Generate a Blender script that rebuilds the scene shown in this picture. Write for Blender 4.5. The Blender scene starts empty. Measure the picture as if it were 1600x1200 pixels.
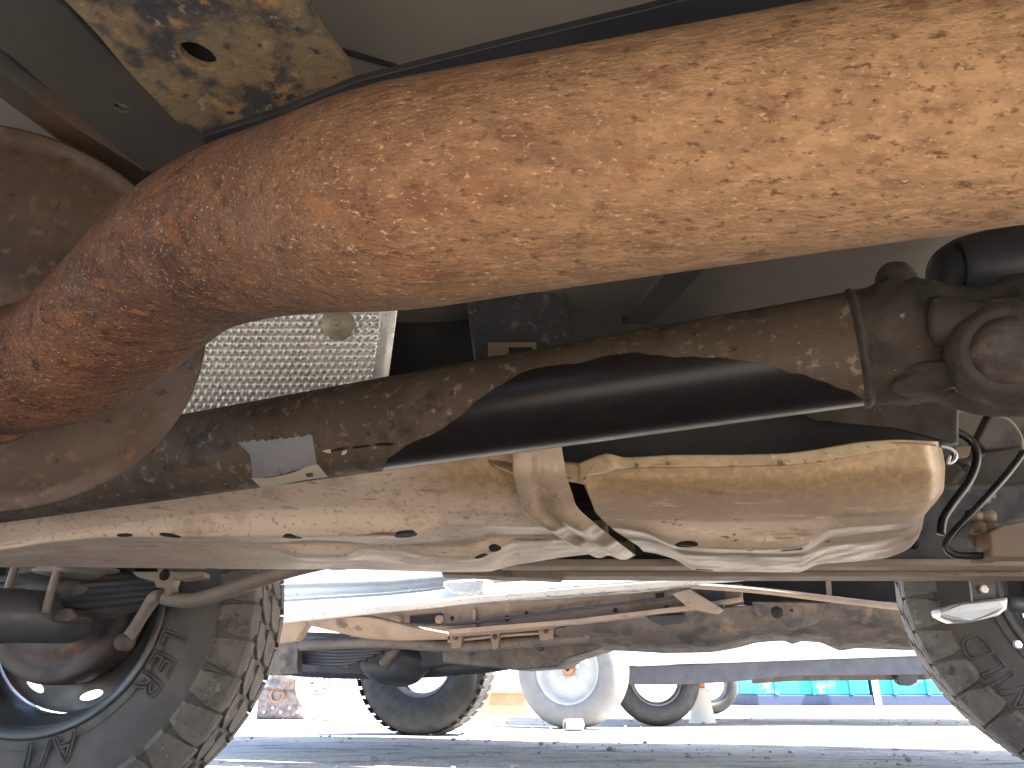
import bpy, bmesh, math, random
import numpy as np
from mathutils import Vector, Matrix

random.seed(7)
rng = np.random.default_rng(7)
S = bpy.context.scene
COL = S.collection
R = math.radians

# ------------------------------------------------------------------ camera, sky, sun, exposure
CAM_H = 0.26
PITCH = R(21.83)
FPX = 1186.0                      # focal length in pixels of the 1600 px wide photograph
cam_d = bpy.data.cameras.new('camera')
cam_d.sensor_width = 36.0
cam_d.lens = 36.0 * FPX / 1600.0
cam_d.clip_start = 0.01
cam_d.clip_end = 2000.0
cam = bpy.data.objects.new('camera', cam_d)
COL.objects.link(cam)
cam.location = (0, 0, CAM_H)
cam.rotation_euler = (math.pi / 2 + PITCH, 0, 0)
S.camera = cam

SUN_EL, SUN_AZ = R(60), R(100)    # azimuth: direction to the sun, measured from +Y towards +X
sun_dir = Vector((math.sin(SUN_AZ) * math.cos(SUN_EL), math.cos(SUN_AZ) * math.cos(SUN_EL), math.sin(SUN_EL)))
W = bpy.data.worlds.new('World')
S.world = W
W.use_nodes = True
wn = W.node_tree.nodes
sky = wn.new('ShaderNodeTexSky')
sky.sky_type = 'NISHITA'
sky.sun_disc = False
sky.sun_elevation = SUN_EL
sky.sun_rotation = math.atan2(sun_dir.x, sun_dir.y)
sky.dust_density = 2.0
bg = wn['Background']
bg.inputs[1].default_value = 0.075
W.node_tree.links.new(sky.outputs[0], bg.inputs[0])
sl = bpy.data.lights.new('sun', 'SUN')
sl.energy = 5.0
sl.angle = R(0.5)
sl.color = (1.0, 0.93, 0.82)
sun = bpy.data.objects.new('sun', sl)
COL.objects.link(sun)
sun.location = (0, -5, 12)
sun.rotation_euler = sun_dir.to_track_quat('Z', 'Y').to_euler()

S.view_settings.view_transform = 'Standard'
S.view_settings.look = 'None'
S.view_settings.exposure = 4.1
S.view_settings.gamma = 1.0
S.view_settings.use_curve_mapping = False
S.cycles.use_denoising = True
S.cycles.max_bounces = 8
S.cycles.diffuse_bounces = 6
S.cycles.glossy_bounces = 4
S.cycles.sample_clamp_indirect = 6.0
S.cycles.caustics_reflective = False
S.cycles.caustics_refractive = False

# ------------------------------------------------------------------ measuring helpers
CP, SP = math.cos(PITCH), math.sin(PITCH)

def ray(px, py):
    a, b = (px - 800.0) / FPX, (600.0 - py) / FPX
    return Vector((a, CP - b * SP, SP + b * CP))

def P(px, py, Y):                  # point seen at px,py standing Y metres ahead
    d = ray(px, py)
    t = Y / d.y
    return Vector((d.x * t, Y, CAM_H + d.z * t))

def PD(px, py, depth):             # the same by optical depth
    d = ray(px, py)
    return Vector((d.x * depth, d.y * depth, CAM_H + d.z * depth))

def PZ(px, py, z):                 # point of the horizontal plane at height z
    d = ray(px, py)
    t = (z - CAM_H) / d.z
    return Vector((d.x * t, d.y * t, z))

def proj(v):
    x, y, z = v[0], v[1], v[2] - CAM_H
    dep = y * CP + z * SP
    up = -y * SP + z * CP
    return 800 + FPX * x / dep, 600 - FPX * up / dep

# ------------------------------------------------------------------ materials
def nd(nt, t, **kw):
    n = nt.nodes.new(t)
    for k, v in kw.items():
        setattr(n, k, v)
    return n

def mat(name, c1, c2=None, scale=10, rough=(0.5, 0.8), metal=0.0, bump=0.3, bscale=120, bdist=0.001,
        layers=(), stretch=(1, 1, 1), attr=None, spec=0.5, attr_soft=0, world=False, post=()):
    """Procedural surface: two tones by noise, extra noise-shaped layers (dirt, rust, wear), noise relief."""
    m = bpy.data.materials.new(name)
    m.use_nodes = True
    nt = m.node_tree
    L = nt.links.new
    bs = nt.nodes['Principled BSDF']
    tc = nd(nt, 'ShaderNodeTexCoord')
    mp = nd(nt, 'ShaderNodeMapping')
    mp.inputs['Scale'].default_value = stretch
    if world:
        L(nd(nt, 'ShaderNodeNewGeometry').outputs['Position'], mp.inputs['Vector'])
    else:
        L(tc.outputs['Object'], mp.inputs['Vector'])

    def noise(sc, detail=6, rgh=0.6, vec=None, off=0.0):
        n = nd(nt, 'ShaderNodeTexNoise')
        n.inputs['Scale'].default_value = sc
        n.inputs['Detail'].default_value = detail
        n.inputs['Roughness'].default_value = rgh
        src = vec or mp.outputs['Vector']
        if off:
            a = nd(nt, 'ShaderNodeVectorMath', operation='ADD')
            a.inputs[1].default_value = (off, off * 1.7, off * 0.6)
            L(src, a.inputs[0])
            src = a.outputs[0]
        L(src, n.inputs['Vector'])
        return n.outputs[0]

    def step(sock, lo, hi):
        r = nd(nt, 'ShaderNodeMapRange')
        r.interpolation_type = 'SMOOTHSTEP'
        r.inputs[1].default_value, r.inputs[2].default_value = lo, hi
        L(sock, r.inputs[0])
        return r.outputs[0]

    def mix(f, a, b):
        x = nd(nt, 'ShaderNodeMix', data_type='RGBA')
        L(f, x.inputs[0])
        for s, v in ((x.inputs[6], a), (x.inputs[7], b)):
            if isinstance(v, (tuple, list)):
                s.default_value = (*v, 1)
            else:
                L(v, s)
        return x.outputs[2]

    def mixf(f, a, b):
        x = nd(nt, 'ShaderNodeMix', data_type='FLOAT')
        L(f, x.inputs[0])
        for s, v in ((x.inputs[2], a), (x.inputs[3], b)):
            if isinstance(v, (int, float)):
                s.default_value = v
            else:
                L(v, s)
        return x.outputs[0]

    base_n = noise(scale)
    col = mix(step(base_n, 0.35, 0.65), c1, c2 or c1)
    rg = mixf(step(noise(scale * 2.3, off=3.1), 0.35, 0.65), rough[0], rough[1])
    mt = None
    hgt = noise(bscale, 5, 0.65, off=9.0)
    for i, ly in enumerate(layers):
        colr, sc, lo, hi = ly[:4]
        st = ly[4] if len(ly) > 4 else None
        vec = None
        if st:
            mp2 = nd(nt, 'ShaderNodeMapping')
            mp2.inputs['Scale'].default_value = st
            L(tc.outputs['Object'], mp2.inputs['Vector'])
            vec = mp2.outputs['Vector']
        f = step(noise(sc, 5, 0.62, vec, off=1.3 + 2.7 * i), lo, hi)
        col = mix(f, col, colr)
        if len(ly) > 5:
            rg = mixf(f, rg, ly[5])
    if attr:
        an = nd(nt, 'ShaderNodeAttribute')
        an.attribute_name = attr[0]
        ad = nd(nt, 'ShaderNodeMath', operation='MULTIPLY_ADD')
        L(noise(85 if attr_soft else 140, 10, 0.75, off=7), ad.inputs[0])
        ad.inputs[1].default_value = attr_soft if attr_soft else 0.25
        L(an.outputs['Fac'], ad.inputs[2])
        f = step(ad.outputs[0], *((0.5 * attr_soft + 0.12, 0.5 * attr_soft + 0.95) if attr_soft else (0.58, 0.68)))
        c_alt = mix(step(noise(110 if attr_soft else 60, 8, 0.7, off=5), 0.42, 0.62), tuple(x * 0.86 for x in attr[1]), tuple(x * 1.16 for x in attr[1]))
        col = mix(f, col, c_alt)
        rg = mixf(f, rg, attr[2])
        mt = mixf(f, metal, attr[3])
        if not attr_soft:
            hgt = mixf(f, hgt, 0.5)
    for i, (colr, sc, lo, hi) in enumerate(post):
        col = mix(step(noise(sc, 6, 0.66, off=21.0 + 3.3 * i), lo, hi), col, colr)
    L(col, bs.inputs['Base Color'])
    L(rg, bs.inputs['Roughness'])
    if mt is not None:
        L(mt, bs.inputs['Metallic'])
    else:
        bs.inputs['Metallic'].default_value = metal
    bs.inputs['Specular IOR Level'].default_value = spec
    if bump:
        b = nd(nt, 'ShaderNodeBump')
        b.inputs['Strength'].default_value = bump
        b.inputs['Distance'].default_value = bdist
        L(hgt, b.inputs['Height'])
        L(b.outputs[0], bs.inputs['Normal'])
    return m

RUST = (0.27, 0.125, 0.06)
M = {}
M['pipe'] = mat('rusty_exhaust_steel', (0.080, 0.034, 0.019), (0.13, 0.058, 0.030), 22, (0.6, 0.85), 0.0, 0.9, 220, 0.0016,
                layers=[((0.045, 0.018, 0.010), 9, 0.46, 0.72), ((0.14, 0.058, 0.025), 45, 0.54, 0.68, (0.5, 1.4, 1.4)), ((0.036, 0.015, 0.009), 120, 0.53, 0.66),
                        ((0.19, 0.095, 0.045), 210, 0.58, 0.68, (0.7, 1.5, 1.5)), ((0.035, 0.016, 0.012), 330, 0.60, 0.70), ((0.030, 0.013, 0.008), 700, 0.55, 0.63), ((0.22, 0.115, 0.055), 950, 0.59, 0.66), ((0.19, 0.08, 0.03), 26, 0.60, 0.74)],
                stretch=(0.7, 1.4, 1.4), attr=('light_ramp', (0.255, 0.150, 0.079), 0.85, 0.0), attr_soft=0.8, spec=0.2,
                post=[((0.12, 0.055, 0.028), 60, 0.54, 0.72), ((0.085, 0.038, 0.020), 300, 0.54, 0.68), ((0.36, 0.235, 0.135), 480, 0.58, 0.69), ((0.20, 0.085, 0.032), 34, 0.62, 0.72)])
M['muffler'] = mat('rusty_muffler_steel', (0.050, 0.028, 0.019), (0.072, 0.042, 0.027), 9, (0.55, 0.8), 0.0, 0.4, 160, 0.001,
                   layers=[((0.030, 0.016, 0.011), 14, 0.52, 0.70), ((0.022, 0.010, 0.007), 60, 0.62, 0.67), ((0.13, 0.085, 0.055), 45, 0.60, 0.70), ((0.10, 0.05, 0.028), 120, 0.56, 0.66)])
M['shaft'] = mat('dusty_driveshaft_steel', (0.062, 0.043, 0.030), (0.085, 0.061, 0.042), 12, (0.6, 0.9), 0.0, 0.5, 180, 0.001,
                 layers=[((0.035, 0.024, 0.018), 22, 0.52, 0.68), ((0.15, 0.085, 0.042), 26, 0.65, 0.74), ((0.17, 0.135, 0.10), 90, 0.57, 0.68),
                         ((0.028, 0.019, 0.016), 80, 0.62, 0.70)],
                 attr=('glossy', (0.011, 0.0075, 0.0068), 0.33, 0.0), spec=0.25)
M['yoke'] = mat('muddy_cast_iron', (0.028, 0.020, 0.014), (0.044, 0.032, 0.022), 18, (0.7, 0.95), 0.0, 0.7, 130, 0.0016,
                layers=[((0.022, 0.016, 0.012), 26, 0.52, 0.66), ((0.20, 0.16, 0.115), 85, 0.64, 0.72), ((0.11, 0.08, 0.05), 35, 0.62, 0.72)])
TANKL = [((0.42, 0.315, 0.23), 16, 0.52, 0.70), ((0.60, 0.48, 0.38), 55, 0.56, 0.70, (0.35, 2, 2)), ((0.22, 0.145, 0.09), 34, 0.60, 0.72, (0.3, 2.2, 2.2)),
         ((0.14, 0.08, 0.045), 80, 0.66, 0.72, (0.5, 1.8, 1.8)), ((0.33, 0.25, 0.19), 150, 0.55, 0.68)]
M['cap'] = mat('muddy_black_cap', (0.018, 0.013, 0.012), (0.03, 0.022, 0.018), 24, (0.6, 0.9), 0.0, 0.7, 120, 0.0015,
               layers=[((0.10, 0.075, 0.055), 60, 0.63, 0.70), ((0.06, 0.04, 0.028), 22, 0.55, 0.68)])
M['tank'] = mat('dusty_skid_steel', (0.60, 0.47, 0.37), (0.53, 0.41, 0.32), 9, (0.48, 0.7), 0.08, 0.4, 110, 0.0010,
                layers=TANKL, attr=('golden_band', (0.34, 0.225, 0.125), 0.5, 0.1), attr_soft=0.3)
M['tank_gold'] = mat('mud_stained_skid_steel', (0.42, 0.315, 0.235), (0.36, 0.27, 0.20), 9, (0.42, 0.64), 0.12, 0.4, 110, 0.0010,
                     layers=TANKL + [((0.075, 0.04, 0.02), 46, 0.66, 0.70, (0.45, 1.5, 1.5))], attr=('golden_band', (0.37, 0.245, 0.13), 0.45, 0.15), attr_soft=0.3)
M['strap'] = mat('dusty_strap_steel', (0.38, 0.285, 0.205), (0.32, 0.235, 0.165), 12, (0.4, 0.65), 0.15, 0.4, 110, 0.001,
                 layers=[((0.24, 0.165, 0.11), 22, 0.52, 0.70, (2, 2, 0.6)), ((0.46, 0.36, 0.26), 90, 0.58, 0.70)])
M['strip'] = mat('pale_bent_seam_steel', (0.46, 0.345, 0.20), (0.36, 0.265, 0.155), 22, (0.45, 0.7), 0.15, 0.5, 90, 0.0015,
                 layers=[((0.24, 0.16, 0.09), 40, 0.54, 0.66, (0.4, 2, 2)), ((0.34, 0.12, 0.045), 20, 0.60, 0.68), ((0.12, 0.07, 0.035), 70, 0.60, 0.68), ((0.55, 0.45, 0.30), 110, 0.60, 0.70)])
M['black'] = mat('black_plastic', (0.014, 0.014, 0.017), (0.022, 0.021, 0.022), 9, (0.4, 0.65), 0.0, 0.2, 100, 0.0006,
                 layers=[((0.06, 0.05, 0.042), 16, 0.60, 0.80, (0.5, 2, 2))])
M['frame'] = mat('black_dusty_frame', (0.020, 0.021, 0.027), (0.035, 0.034, 0.038), 10, (0.5, 0.8), 0.0, 0.3, 90, 0.001,
                 layers=[((0.12, 0.085, 0.06), 9, 0.58, 0.75, (0.5, 1, 2))])
M['flange'] = mat('mud_dusted_flange', (0.25, 0.195, 0.155), (0.20, 0.155, 0.125), 9, (0.7, 0.9), 0.0, 0.3, 90, 0.001,
                  layers=[((0.09, 0.06, 0.045), 12, 0.60, 0.72, (0.4, 2, 2))])
M['floor'] = mat('grey_underbody_paint', (0.17, 0.15, 0.122), (0.14, 0.125, 0.105), 5, (0.5, 0.75), 0.0, 0.15, 60, 0.0006,
                 layers=[((0.13, 0.09, 0.055), 6, 0.58, 0.75), ((0.16, 0.15, 0.13), 120, 0.70, 0.76)])
M['rail'] = mat('grey_rail_paint', (0.062, 0.055, 0.05), (0.052, 0.047, 0.043), 5, (0.55, 0.75), 0.0, 0.12, 80, 0.0005,
                layers=[((0.10, 0.06, 0.04), 5, 0.58, 0.72)])
M['rustplate'] = mat('mud_caked_crossmember', (0.20, 0.135, 0.07), (0.145, 0.108, 0.066), 24, (0.8, 0.95), 0.0, 1.0, 90, 0.003,
                     layers=[((0.035, 0.033, 0.037), 17, 0.50, 0.60), ((0.27, 0.155, 0.062), 26, 0.57, 0.66), ((0.07, 0.06, 0.05), 60, 0.54, 0.64),
                             ((0.25, 0.19, 0.12), 120, 0.60, 0.68), ((0.03, 0.028, 0.03), 90, 0.62, 0.68)])
M['spotted'] = mat('splashed_black_crossmember', (0.022, 0.023, 0.026), (0.032, 0.031, 0.033), 12, (0.5, 0.8), 0.0, 0.4, 90, 0.001,
                   layers=[((0.085, 0.080, 0.074), 48, 0.57, 0.66), ((0.14, 0.13, 0.12), 110, 0.64, 0.71), ((0.21, 0.12, 0.05), 22, 0.70, 0.73)])
M['alu'] = mat('embossed_aluminium', (0.82, 0.80, 0.77), (0.74, 0.71, 0.67), 12, (0.24, 0.34), 0.5, 0.2, 160, 0.0004,
               layers=[((0.42, 0.37, 0.31), 9, 0.62, 0.82)])
M['washer'] = mat('tan_retainer_washer', (0.40, 0.36, 0.27), (0.34, 0.30, 0.22), 40, (0.5, 0.7), 0.1, 0.2)
M['rubber'] = mat('dusty_hazed_rubber', (0.13, 0.118, 0.112), (0.10, 0.094, 0.094), 14, (0.75, 0.92), 0.0, 0.35, 200, 0.0008,  # base greyed so the lens haze sits in the colour, besides real dirt
                  layers=[((0.14, 0.12, 0.105), 10, 0.56, 0.75), ((0.16, 0.14, 0.125), 90, 0.66, 0.76)])
M['tread'] = mat('mud_dusted_tread', (0.135, 0.122, 0.112), (0.185, 0.168, 0.152), 26, (0.8, 0.95), 0.0, 0.5, 170, 0.0012,
                 layers=[((0.085, 0.077, 0.07), 18, 0.56, 0.68), ((0.30, 0.28, 0.255), 60, 0.60, 0.72), ((0.06, 0.055, 0.05), 120, 0.60, 0.68)], world=True)
M['dark_rubber'] = mat('dark_tyre_rubber', (0.016, 0.017, 0.020), (0.024, 0.024, 0.027), 8, (0.6, 0.85), 0.0, 0.3, 90, 0.001)
M['rim'] = mat('dull_grey_wheel_steel', (0.10, 0.105, 0.115), (0.13, 0.13, 0.135), 8, (0.4, 0.6), 0.3, 0.2, 90, 0.0006,
               layers=[((0.19, 0.125, 0.10), 7, 0.56, 0.72)])
M['drum'] = mat('rusty_brake_drum', (0.11, 0.085, 0.078), (0.09, 0.075, 0.072), 14, (0.6, 0.85), 0.1, 0.4, 100, 0.001,
                layers=[((0.21, 0.12, 0.09), 14, 0.56, 0.68)])
M['bar'] = mat('dusty_sway_bar', (0.25, 0.205, 0.17), (0.20, 0.165, 0.14), 12, (0.6, 0.8), 0.1, 0.3, 120, 0.0008)
M['cast'] = mat('bright_cast_aluminium', (0.62, 0.64, 0.66), (0.54, 0.56, 0.58), 14, (0.35, 0.55), 0.6, 0.4, 120, 0.001)
M['bolt'] = mat('zinc_bolt', (0.80, 0.80, 0.78), None, 14, (0.3, 0.4), 0.5, 0.0)
M['tanplastic'] = mat('tan_fitting', (0.20, 0.14, 0.095), (0.16, 0.11, 0.078), 16, (0.55, 0.75), 0.0, 0.2, 90, 0.0006)
M['hose'] = mat('black_hose', (0.008, 0.008, 0.009), (0.014, 0.014, 0.014), 14, (0.3, 0.45), 0.0, 0.1)
M['cable'] = mat('pale_cable', (0.30, 0.27, 0.23), None, 14, (0.5, 0.6), 0.0, 0.0)
M['sticker_grey'] = mat('grey_sticker_film', (0.175, 0.165, 0.17), (0.21, 0.20, 0.21), 22, (0.45, 0.6), 0.0, 0.1, 60, 0.0004,
                        layers=[((0.13, 0.11, 0.10), 40, 0.62, 0.72)])
M['sticker_cream'] = mat('cream_sticker_paper', (0.46, 0.385, 0.29), (0.42, 0.35, 0.26), 22, (0.7, 0.8), 0.0, 0.1, 60, 0.0004)
M['ink'] = mat('dark_ink', (0.05, 0.045, 0.05), None, 20, (0.6, 0.7), 0.0, 0.0)
M['void'] = mat('dark_opening', (0.006, 0.005, 0.005), None, 20, (0.8, 0.9), 0.0, 0.0)
M['silver'] = mat('silver_car_paint', (0.55, 0.57, 0.60), (0.52, 0.54, 0.57), 5, (0.25, 0.4), 0.4, 0.0,
                  layers=[((0.30, 0.26, 0.22), 12, 0.60, 0.75)])
M['brown'] = mat('mud_brown_frame', (0.20, 0.155, 0.125), (0.155, 0.118, 0.095), 9, (0.75, 0.95), 0.0, 0.4, 70, 0.002,
                 layers=[((0.07, 0.05, 0.04), 9, 0.54, 0.68), ((0.30, 0.20, 0.12), 11, 0.60, 0.72)])
M['greybrown'] = mat('dusty_gearbox_metal', (0.070, 0.063, 0.062), (0.105, 0.088, 0.080), 9, (0.6, 0.85), 0.1, 0.4, 60, 0.002,
                     layers=[((0.035, 0.034, 0.038), 7, 0.50, 0.64), ((0.17, 0.125, 0.095), 8, 0.56, 0.70), ((0.05, 0.045, 0.045), 40, 0.58, 0.66)])
M['navy'] = mat('dark_axle_metal', (0.026, 0.030, 0.042), (0.034, 0.036, 0.048), 6, (0.5, 0.75), 0.1, 0.3, 60, 0.002)
M['white_paint'] = mat('white_car_paint', (0.78, 0.78, 0.77), None, 5, (0.25, 0.35), 0.0, 0.0)
M['steel_wheel'] = mat('pale_steel_wheel_paint', (0.36, 0.385, 0.395), (0.31, 0.335, 0.345), 9, (0.4, 0.6), 0.1, 0.1, 60, 0.001)
M['grey_tyre'] = mat('sun_bleached_tyre', (0.17, 0.178, 0.19), (0.14, 0.148, 0.16), 9, (0.7, 0.9), 0.0, 0.3, 60, 0.001)
M['rust_hub'] = mat('rusty_hub', (0.34, 0.19, 0.11), (0.25, 0.13, 0.08), 40, (0.7, 0.9), 0.1, 0.3)
M['blue'] = mat('turquoise_skip_paint', (0.010, 0.30, 0.36), (0.012, 0.26, 0.33), 2.0, (0.5, 0.7), 0.0, 0.0,
                layers=[((0.30, 0.42, 0.44), 3, 0.58, 0.75)])
M['navyband'] = mat('dark_blue_band', (0.02, 0.035, 0.085), None, 4, (0.6, 0.7), 0.0, 0.0)
M['orange'] = mat('terracotta_plastic', (0.55, 0.22, 0.12), (0.48, 0.18, 0.10), 9, (0.6, 0.8), 0.0, 0.2, 60, 0.001)
M['pale_scrap'] = mat('pale_scrap_metal', (0.58, 0.53, 0.52), (0.42, 0.36, 0.34), 16, (0.5, 0.7), 0.2, 0.4, 60, 0.002)
M['dark_scrap'] = mat('oily_scrap_metal', (0.10, 0.085, 0.09), (0.20, 0.17, 0.17), 22, (0.4, 0.7), 0.3, 0.6, 60, 0.004)
M['wall'] = mat('white_yard_wall', (0.75, 0.74, 0.70), (0.68, 0.66, 0.62), 1.0, (0.8, 0.9), 0.0, 0.2, 20, 0.004)
M['ground'] = mat('dusty_grey_yard', (0.30, 0.272, 0.238), (0.235, 0.218, 0.20), 1.6, (0.85, 0.95), 0.0, 0.8, 35, 0.02,
                  layers=[((0.10, 0.10, 0.108), 5, 0.50, 0.62, (0.5, 1.6, 1)), ((0.13, 0.13, 0.135), 22, 0.56, 0.64), ((0.38, 0.36, 0.33), 40, 0.58, 0.66), ((0.08, 0.08, 0.085), 90, 0.62, 0.68), ((0.34, 0.30, 0.26), 2.3, 0.55, 0.70, (0.4, 2, 1))])
M['stone'] = mat('grey_gravel', (0.30, 0.28, 0.26), (0.20, 0.19, 0.18), 3, (0.8, 0.9), 0.0, 0.3, 60, 0.002)
M['body_dark'] = mat('dark_grey_body_paint', (0.05, 0.052, 0.055), None, 3, (0.3, 0.4), 0.1, 0.0)

# ------------------------------------------------------------------ mesh helpers
def tag(o, label, cat, group=None, kind=None):
    if label: o['label'] = label
    if cat: o['category'] = cat
    if group: o['group'] = group
    if kind: o['kind'] = kind
    return o

def thing(name, loc, label, cat, group=None):
    o = bpy.data.objects.new(name, None)
    o.empty_display_size = 0.1
    COL.objects.link(o)
    o.location = loc
    return tag(o, label, cat, group)

def adopt(o, parent):
    if parent is not None:
        o.parent = parent
        w = Matrix.Identity(4)
        q = parent
        chain = []
        while q is not None:
            chain.append(q)
            q = q.parent
        for q in reversed(chain):
            w = w @ q.matrix_parent_inverse @ q.matrix_basis
        o.matrix_parent_inverse = w.inverted()
    return o

def link(me, name, m, parent=None, smooth=True, label=None):
    o = bpy.data.objects.new(name, me)
    COL.objects.link(o)
    if m is not None and not me.materials:
        me.materials.append(M[m] if isinstance(m, str) else m)
    if smooth:
        for p in me.polygons:
            p.use_smooth = True
    adopt(o, parent)
    if label: o['label'] = label
    return o

def raw(name, verts, faces, m, parent=None, smooth=True, label=None):
    me = bpy.data.meshes.new(name)
    me.from_pydata([tuple(v) for v in verts], [], faces)
    me.update()
    return link(me, name, m, parent, smooth, label)

def fix(me, bevel=0.0, seg=2, angle=30):
    bm = bmesh.new()
    bm.from_mesh(me)
    bmesh.ops.recalc_face_normals(bm, faces=bm.faces)
    if bevel:
        es = [e for e in bm.edges if len(e.link_faces) == 2 and e.calc_face_angle(0) > R(angle)]
        if es:
            bmesh.ops.bevel(bm, geom=es, offset=bevel, segments=seg, affect='EDGES', profile=0.6, clamp_overlap=True)
    bm.to_mesh(me)
    bm.free()

def prism(name, pts, ext, m, parent=None, bevel=0.002, smooth=False, label=None):
    """Closed outline (3D points) pushed along ext."""
    n = len(pts)
    ext = Vector(ext)
    v = [Vector(p) for p in pts] + [Vector(p) + ext for p in pts]
    f = [tuple(range(n)), tuple(range(2 * n - 1, n - 1, -1))]
    f += [(i, (i + 1) % n, n + (i + 1) % n, n + i) for i in range(n)]
    me = bpy.data.meshes.new(name)
    me.from_pydata([tuple(x) for x in v], [], f)
    fix(me, bevel)
    return link(me, name, m, parent, smooth, label)

def box(name, lo, hi, m, parent=None, bevel=0.004, label=None):
    (x0, y0, z0), (x1, y1, z1) = lo, hi
    return prism(name, [(x0, y0, z0), (x1, y0, z0), (x1, y1, z0), (x0, y1, z0)], (0, 0, z1 - z0), m, parent, bevel, label=label)

def cr(pts, n):
    """Catmull-Rom through points, n samples per span (numpy rows)."""
    p = np.array([tuple(x) for x in pts], float)
    e = np.vstack([2 * p[0] - p[1], p, 2 * p[-1] - p[-2]])
    out = []
    for i in range(len(p) - 1):
        a, b, c, d = e[i], e[i + 1], e[i + 2], e[i + 3]
        for k in range(n):
            t = k / n
            out.append(0.5 * (2 * b + (c - a) * t + (2 * a - 5 * b + 4 * c - d) * t * t + (3 * b - a - 3 * c + d) * t ** 3))
    out.append(p[-1])
    return np.array(out)

def tube_geo(path, rad, seg=16, cap=True):
    path = [Vector(p) for p in path]
    n = len(path)
    if not hasattr(rad, '__len__'):
        rad = [rad] * n
    v, f = [], []
    up = None
    for i, p in enumerate(path):
        t = (path[min(i + 1, n - 1)] - path[max(i - 1, 0)]).normalized()
        if up is None:
            up = Vector((0, 0, 1)) if abs(t.z) < 0.9 else Vector((0, 1, 0))
        up = (up - t * up.dot(t)).normalized()
        sd = t.cross(up)
        for k in range(seg):
            a = 2 * math.pi * k / seg
            v.append(p + (sd * math.cos(a) + up * math.sin(a)) * rad[i])
    for i in range(n - 1):
        for k in range(seg):
            a, b = i * seg + k, i * seg + (k + 1) % seg
            f.append((a, b, b + seg, a + seg))
    if cap:
        f.append(tuple(range(seg - 1, -1, -1)))
        f.append(tuple(range((n - 1) * seg, n * seg)))
    return v, f

def tube(name, pts, rad, m, parent=None, seg=16, sub=8, cap=True, label=None):
    if sub > 1 and len(pts) > 2:
        r4 = [tuple(p) + ((rad[i] if hasattr(rad, '__len__') else rad),) for i, p in enumerate(pts)]
        a = cr(r4, sub)
        path, rr = a[:, :3], a[:, 3]
    else:
        path, rr = pts, rad
    v, f = tube_geo(path, rr, seg, cap)
    return raw(name, v, f, m, parent, True, label)

def frame_of(axis):
    a = Vector(axis).normalized()
    x = a.orthogonal().normalized() if abs(a.z) > 0.95 else Vector((0, 0, 1)).cross(a).normalized()
    return x, a.cross(x).normalized(), a

def lathe(name, prof, c, axis, m, parent=None, seg=64, sx=1.0, label=None, smooth=True):
    """prof: (radius, along axis) pairs turned about axis through c."""
    x, y, a = frame_of(axis)
    c = Vector(c)
    v, f = [], []
    for r, h in prof:
        for k in range(seg):
            t = 2 * math.pi * k / seg
            v.append(c + a * h + x * (r * math.cos(t) * sx) + y * (r * math.sin(t)))
    for i in range(len(prof) - 1):
        for k in range(seg):
            b, d = i * seg + k, i * seg + (k + 1) % seg
            f.append((b, d, d + seg, b + seg))
    if prof[0][0] > 1e-6: pass
    o = raw(name, v, f, m, parent, smooth, label)
    fix(o.data)
    return o

def smooth_rows(a, passes, axis):
    a = np.array(a, float)
    for _ in range(passes):
        b = a.copy()
        sl = [slice(None)] * 3
        def s(x):
            q = list(sl); q[axis] = x; return tuple(q)
        b[s(slice(1, -1))] = (a[s(slice(0, -2))] + 2 * a[s(slice(1, -1))] + a[s(slice(2, None))]) / 4
        a = b
    return a

def densify(a, n, axis):
    a = np.moveaxis(np.array(a, float), axis, 0)
    out = []
    for i in range(len(a) - 1):
        for k in range(n):
            out.append(a[i] + (a[i + 1] - a[i]) * (k / n))
    out.append(a[-1])
    return np.moveaxis(np.array(out), 0, axis)

def sheet(name, net, nu, nv, pu, pv, m, parent=None, thick=0.0, label=None):
    """net[col][row] of points -> dense pressed-metal sheet, folds rounded by pu / pv smoothing passes."""
    a = densify(densify(net, nu, 0), nv, 1)
    a = smooth_rows(smooth_rows(a, pv, 1), pu, 0)
    U, V = a.shape[:2]
    v = a.reshape(-1, 3)
    f = [(i * V + j, (i + 1) * V + j, (i + 1) * V + j + 1, i * V + j + 1) for i in range(U - 1) for j in range(V - 1)]
    o = raw(name, v, f, m, parent, True, label)
    if thick:
        md = o.modifiers.new('thickness', 'SOLIDIFY')
        md.thickness = thick
        md.offset = 0
    return o, a

def curve_mesh(cu, name):
    o = bpy.data.objects.new('tmp', cu)
    COL.objects.link(o)
    dg = bpy.context.evaluated_depsgraph_get()
    me = bpy.data.meshes.new_from_object(o.evaluated_get(dg))
    bpy.data.objects.remove(o)
    bpy.data.curves.remove(cu)
    me.name = name
    return me

def plate(name, outer, holes, thick, M4, m, parent=None, bevel=0.0, label=None):
    """Flat plate with real holes: 2D outlines in the plane of M4, thickness along its z."""
    cu = bpy.data.curves.new(name, 'CURVE')
    cu.dimensions = '2D'
    cu.fill_mode = 'BOTH'
    cu.extrude = thick / 2
    cu.bevel_depth = bevel
    for ring in [outer] + list(holes):
        s = cu.splines.new('POLY')
        s.points.add(len(ring) - 1)
        for p, q in zip(s.points, ring):
            p.co = (q[0], q[1], 0, 1)
        s.use_cyclic_u = True
    me = curve_mesh(cu, name)
    me.transform(M4)
    return link(me, name, m, parent, False, label)

def oval(cx, cy, a, b, rot=0, n=24):
    return [(cx + a * math.cos(t) * math.cos(rot) - b * math.sin(t) * math.sin(rot),
             cy + a * math.cos(t) * math.sin(rot) + b * math.sin(t) * math.cos(rot)) for t in (2 * math.pi * k / n for k in range(n))]

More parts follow.
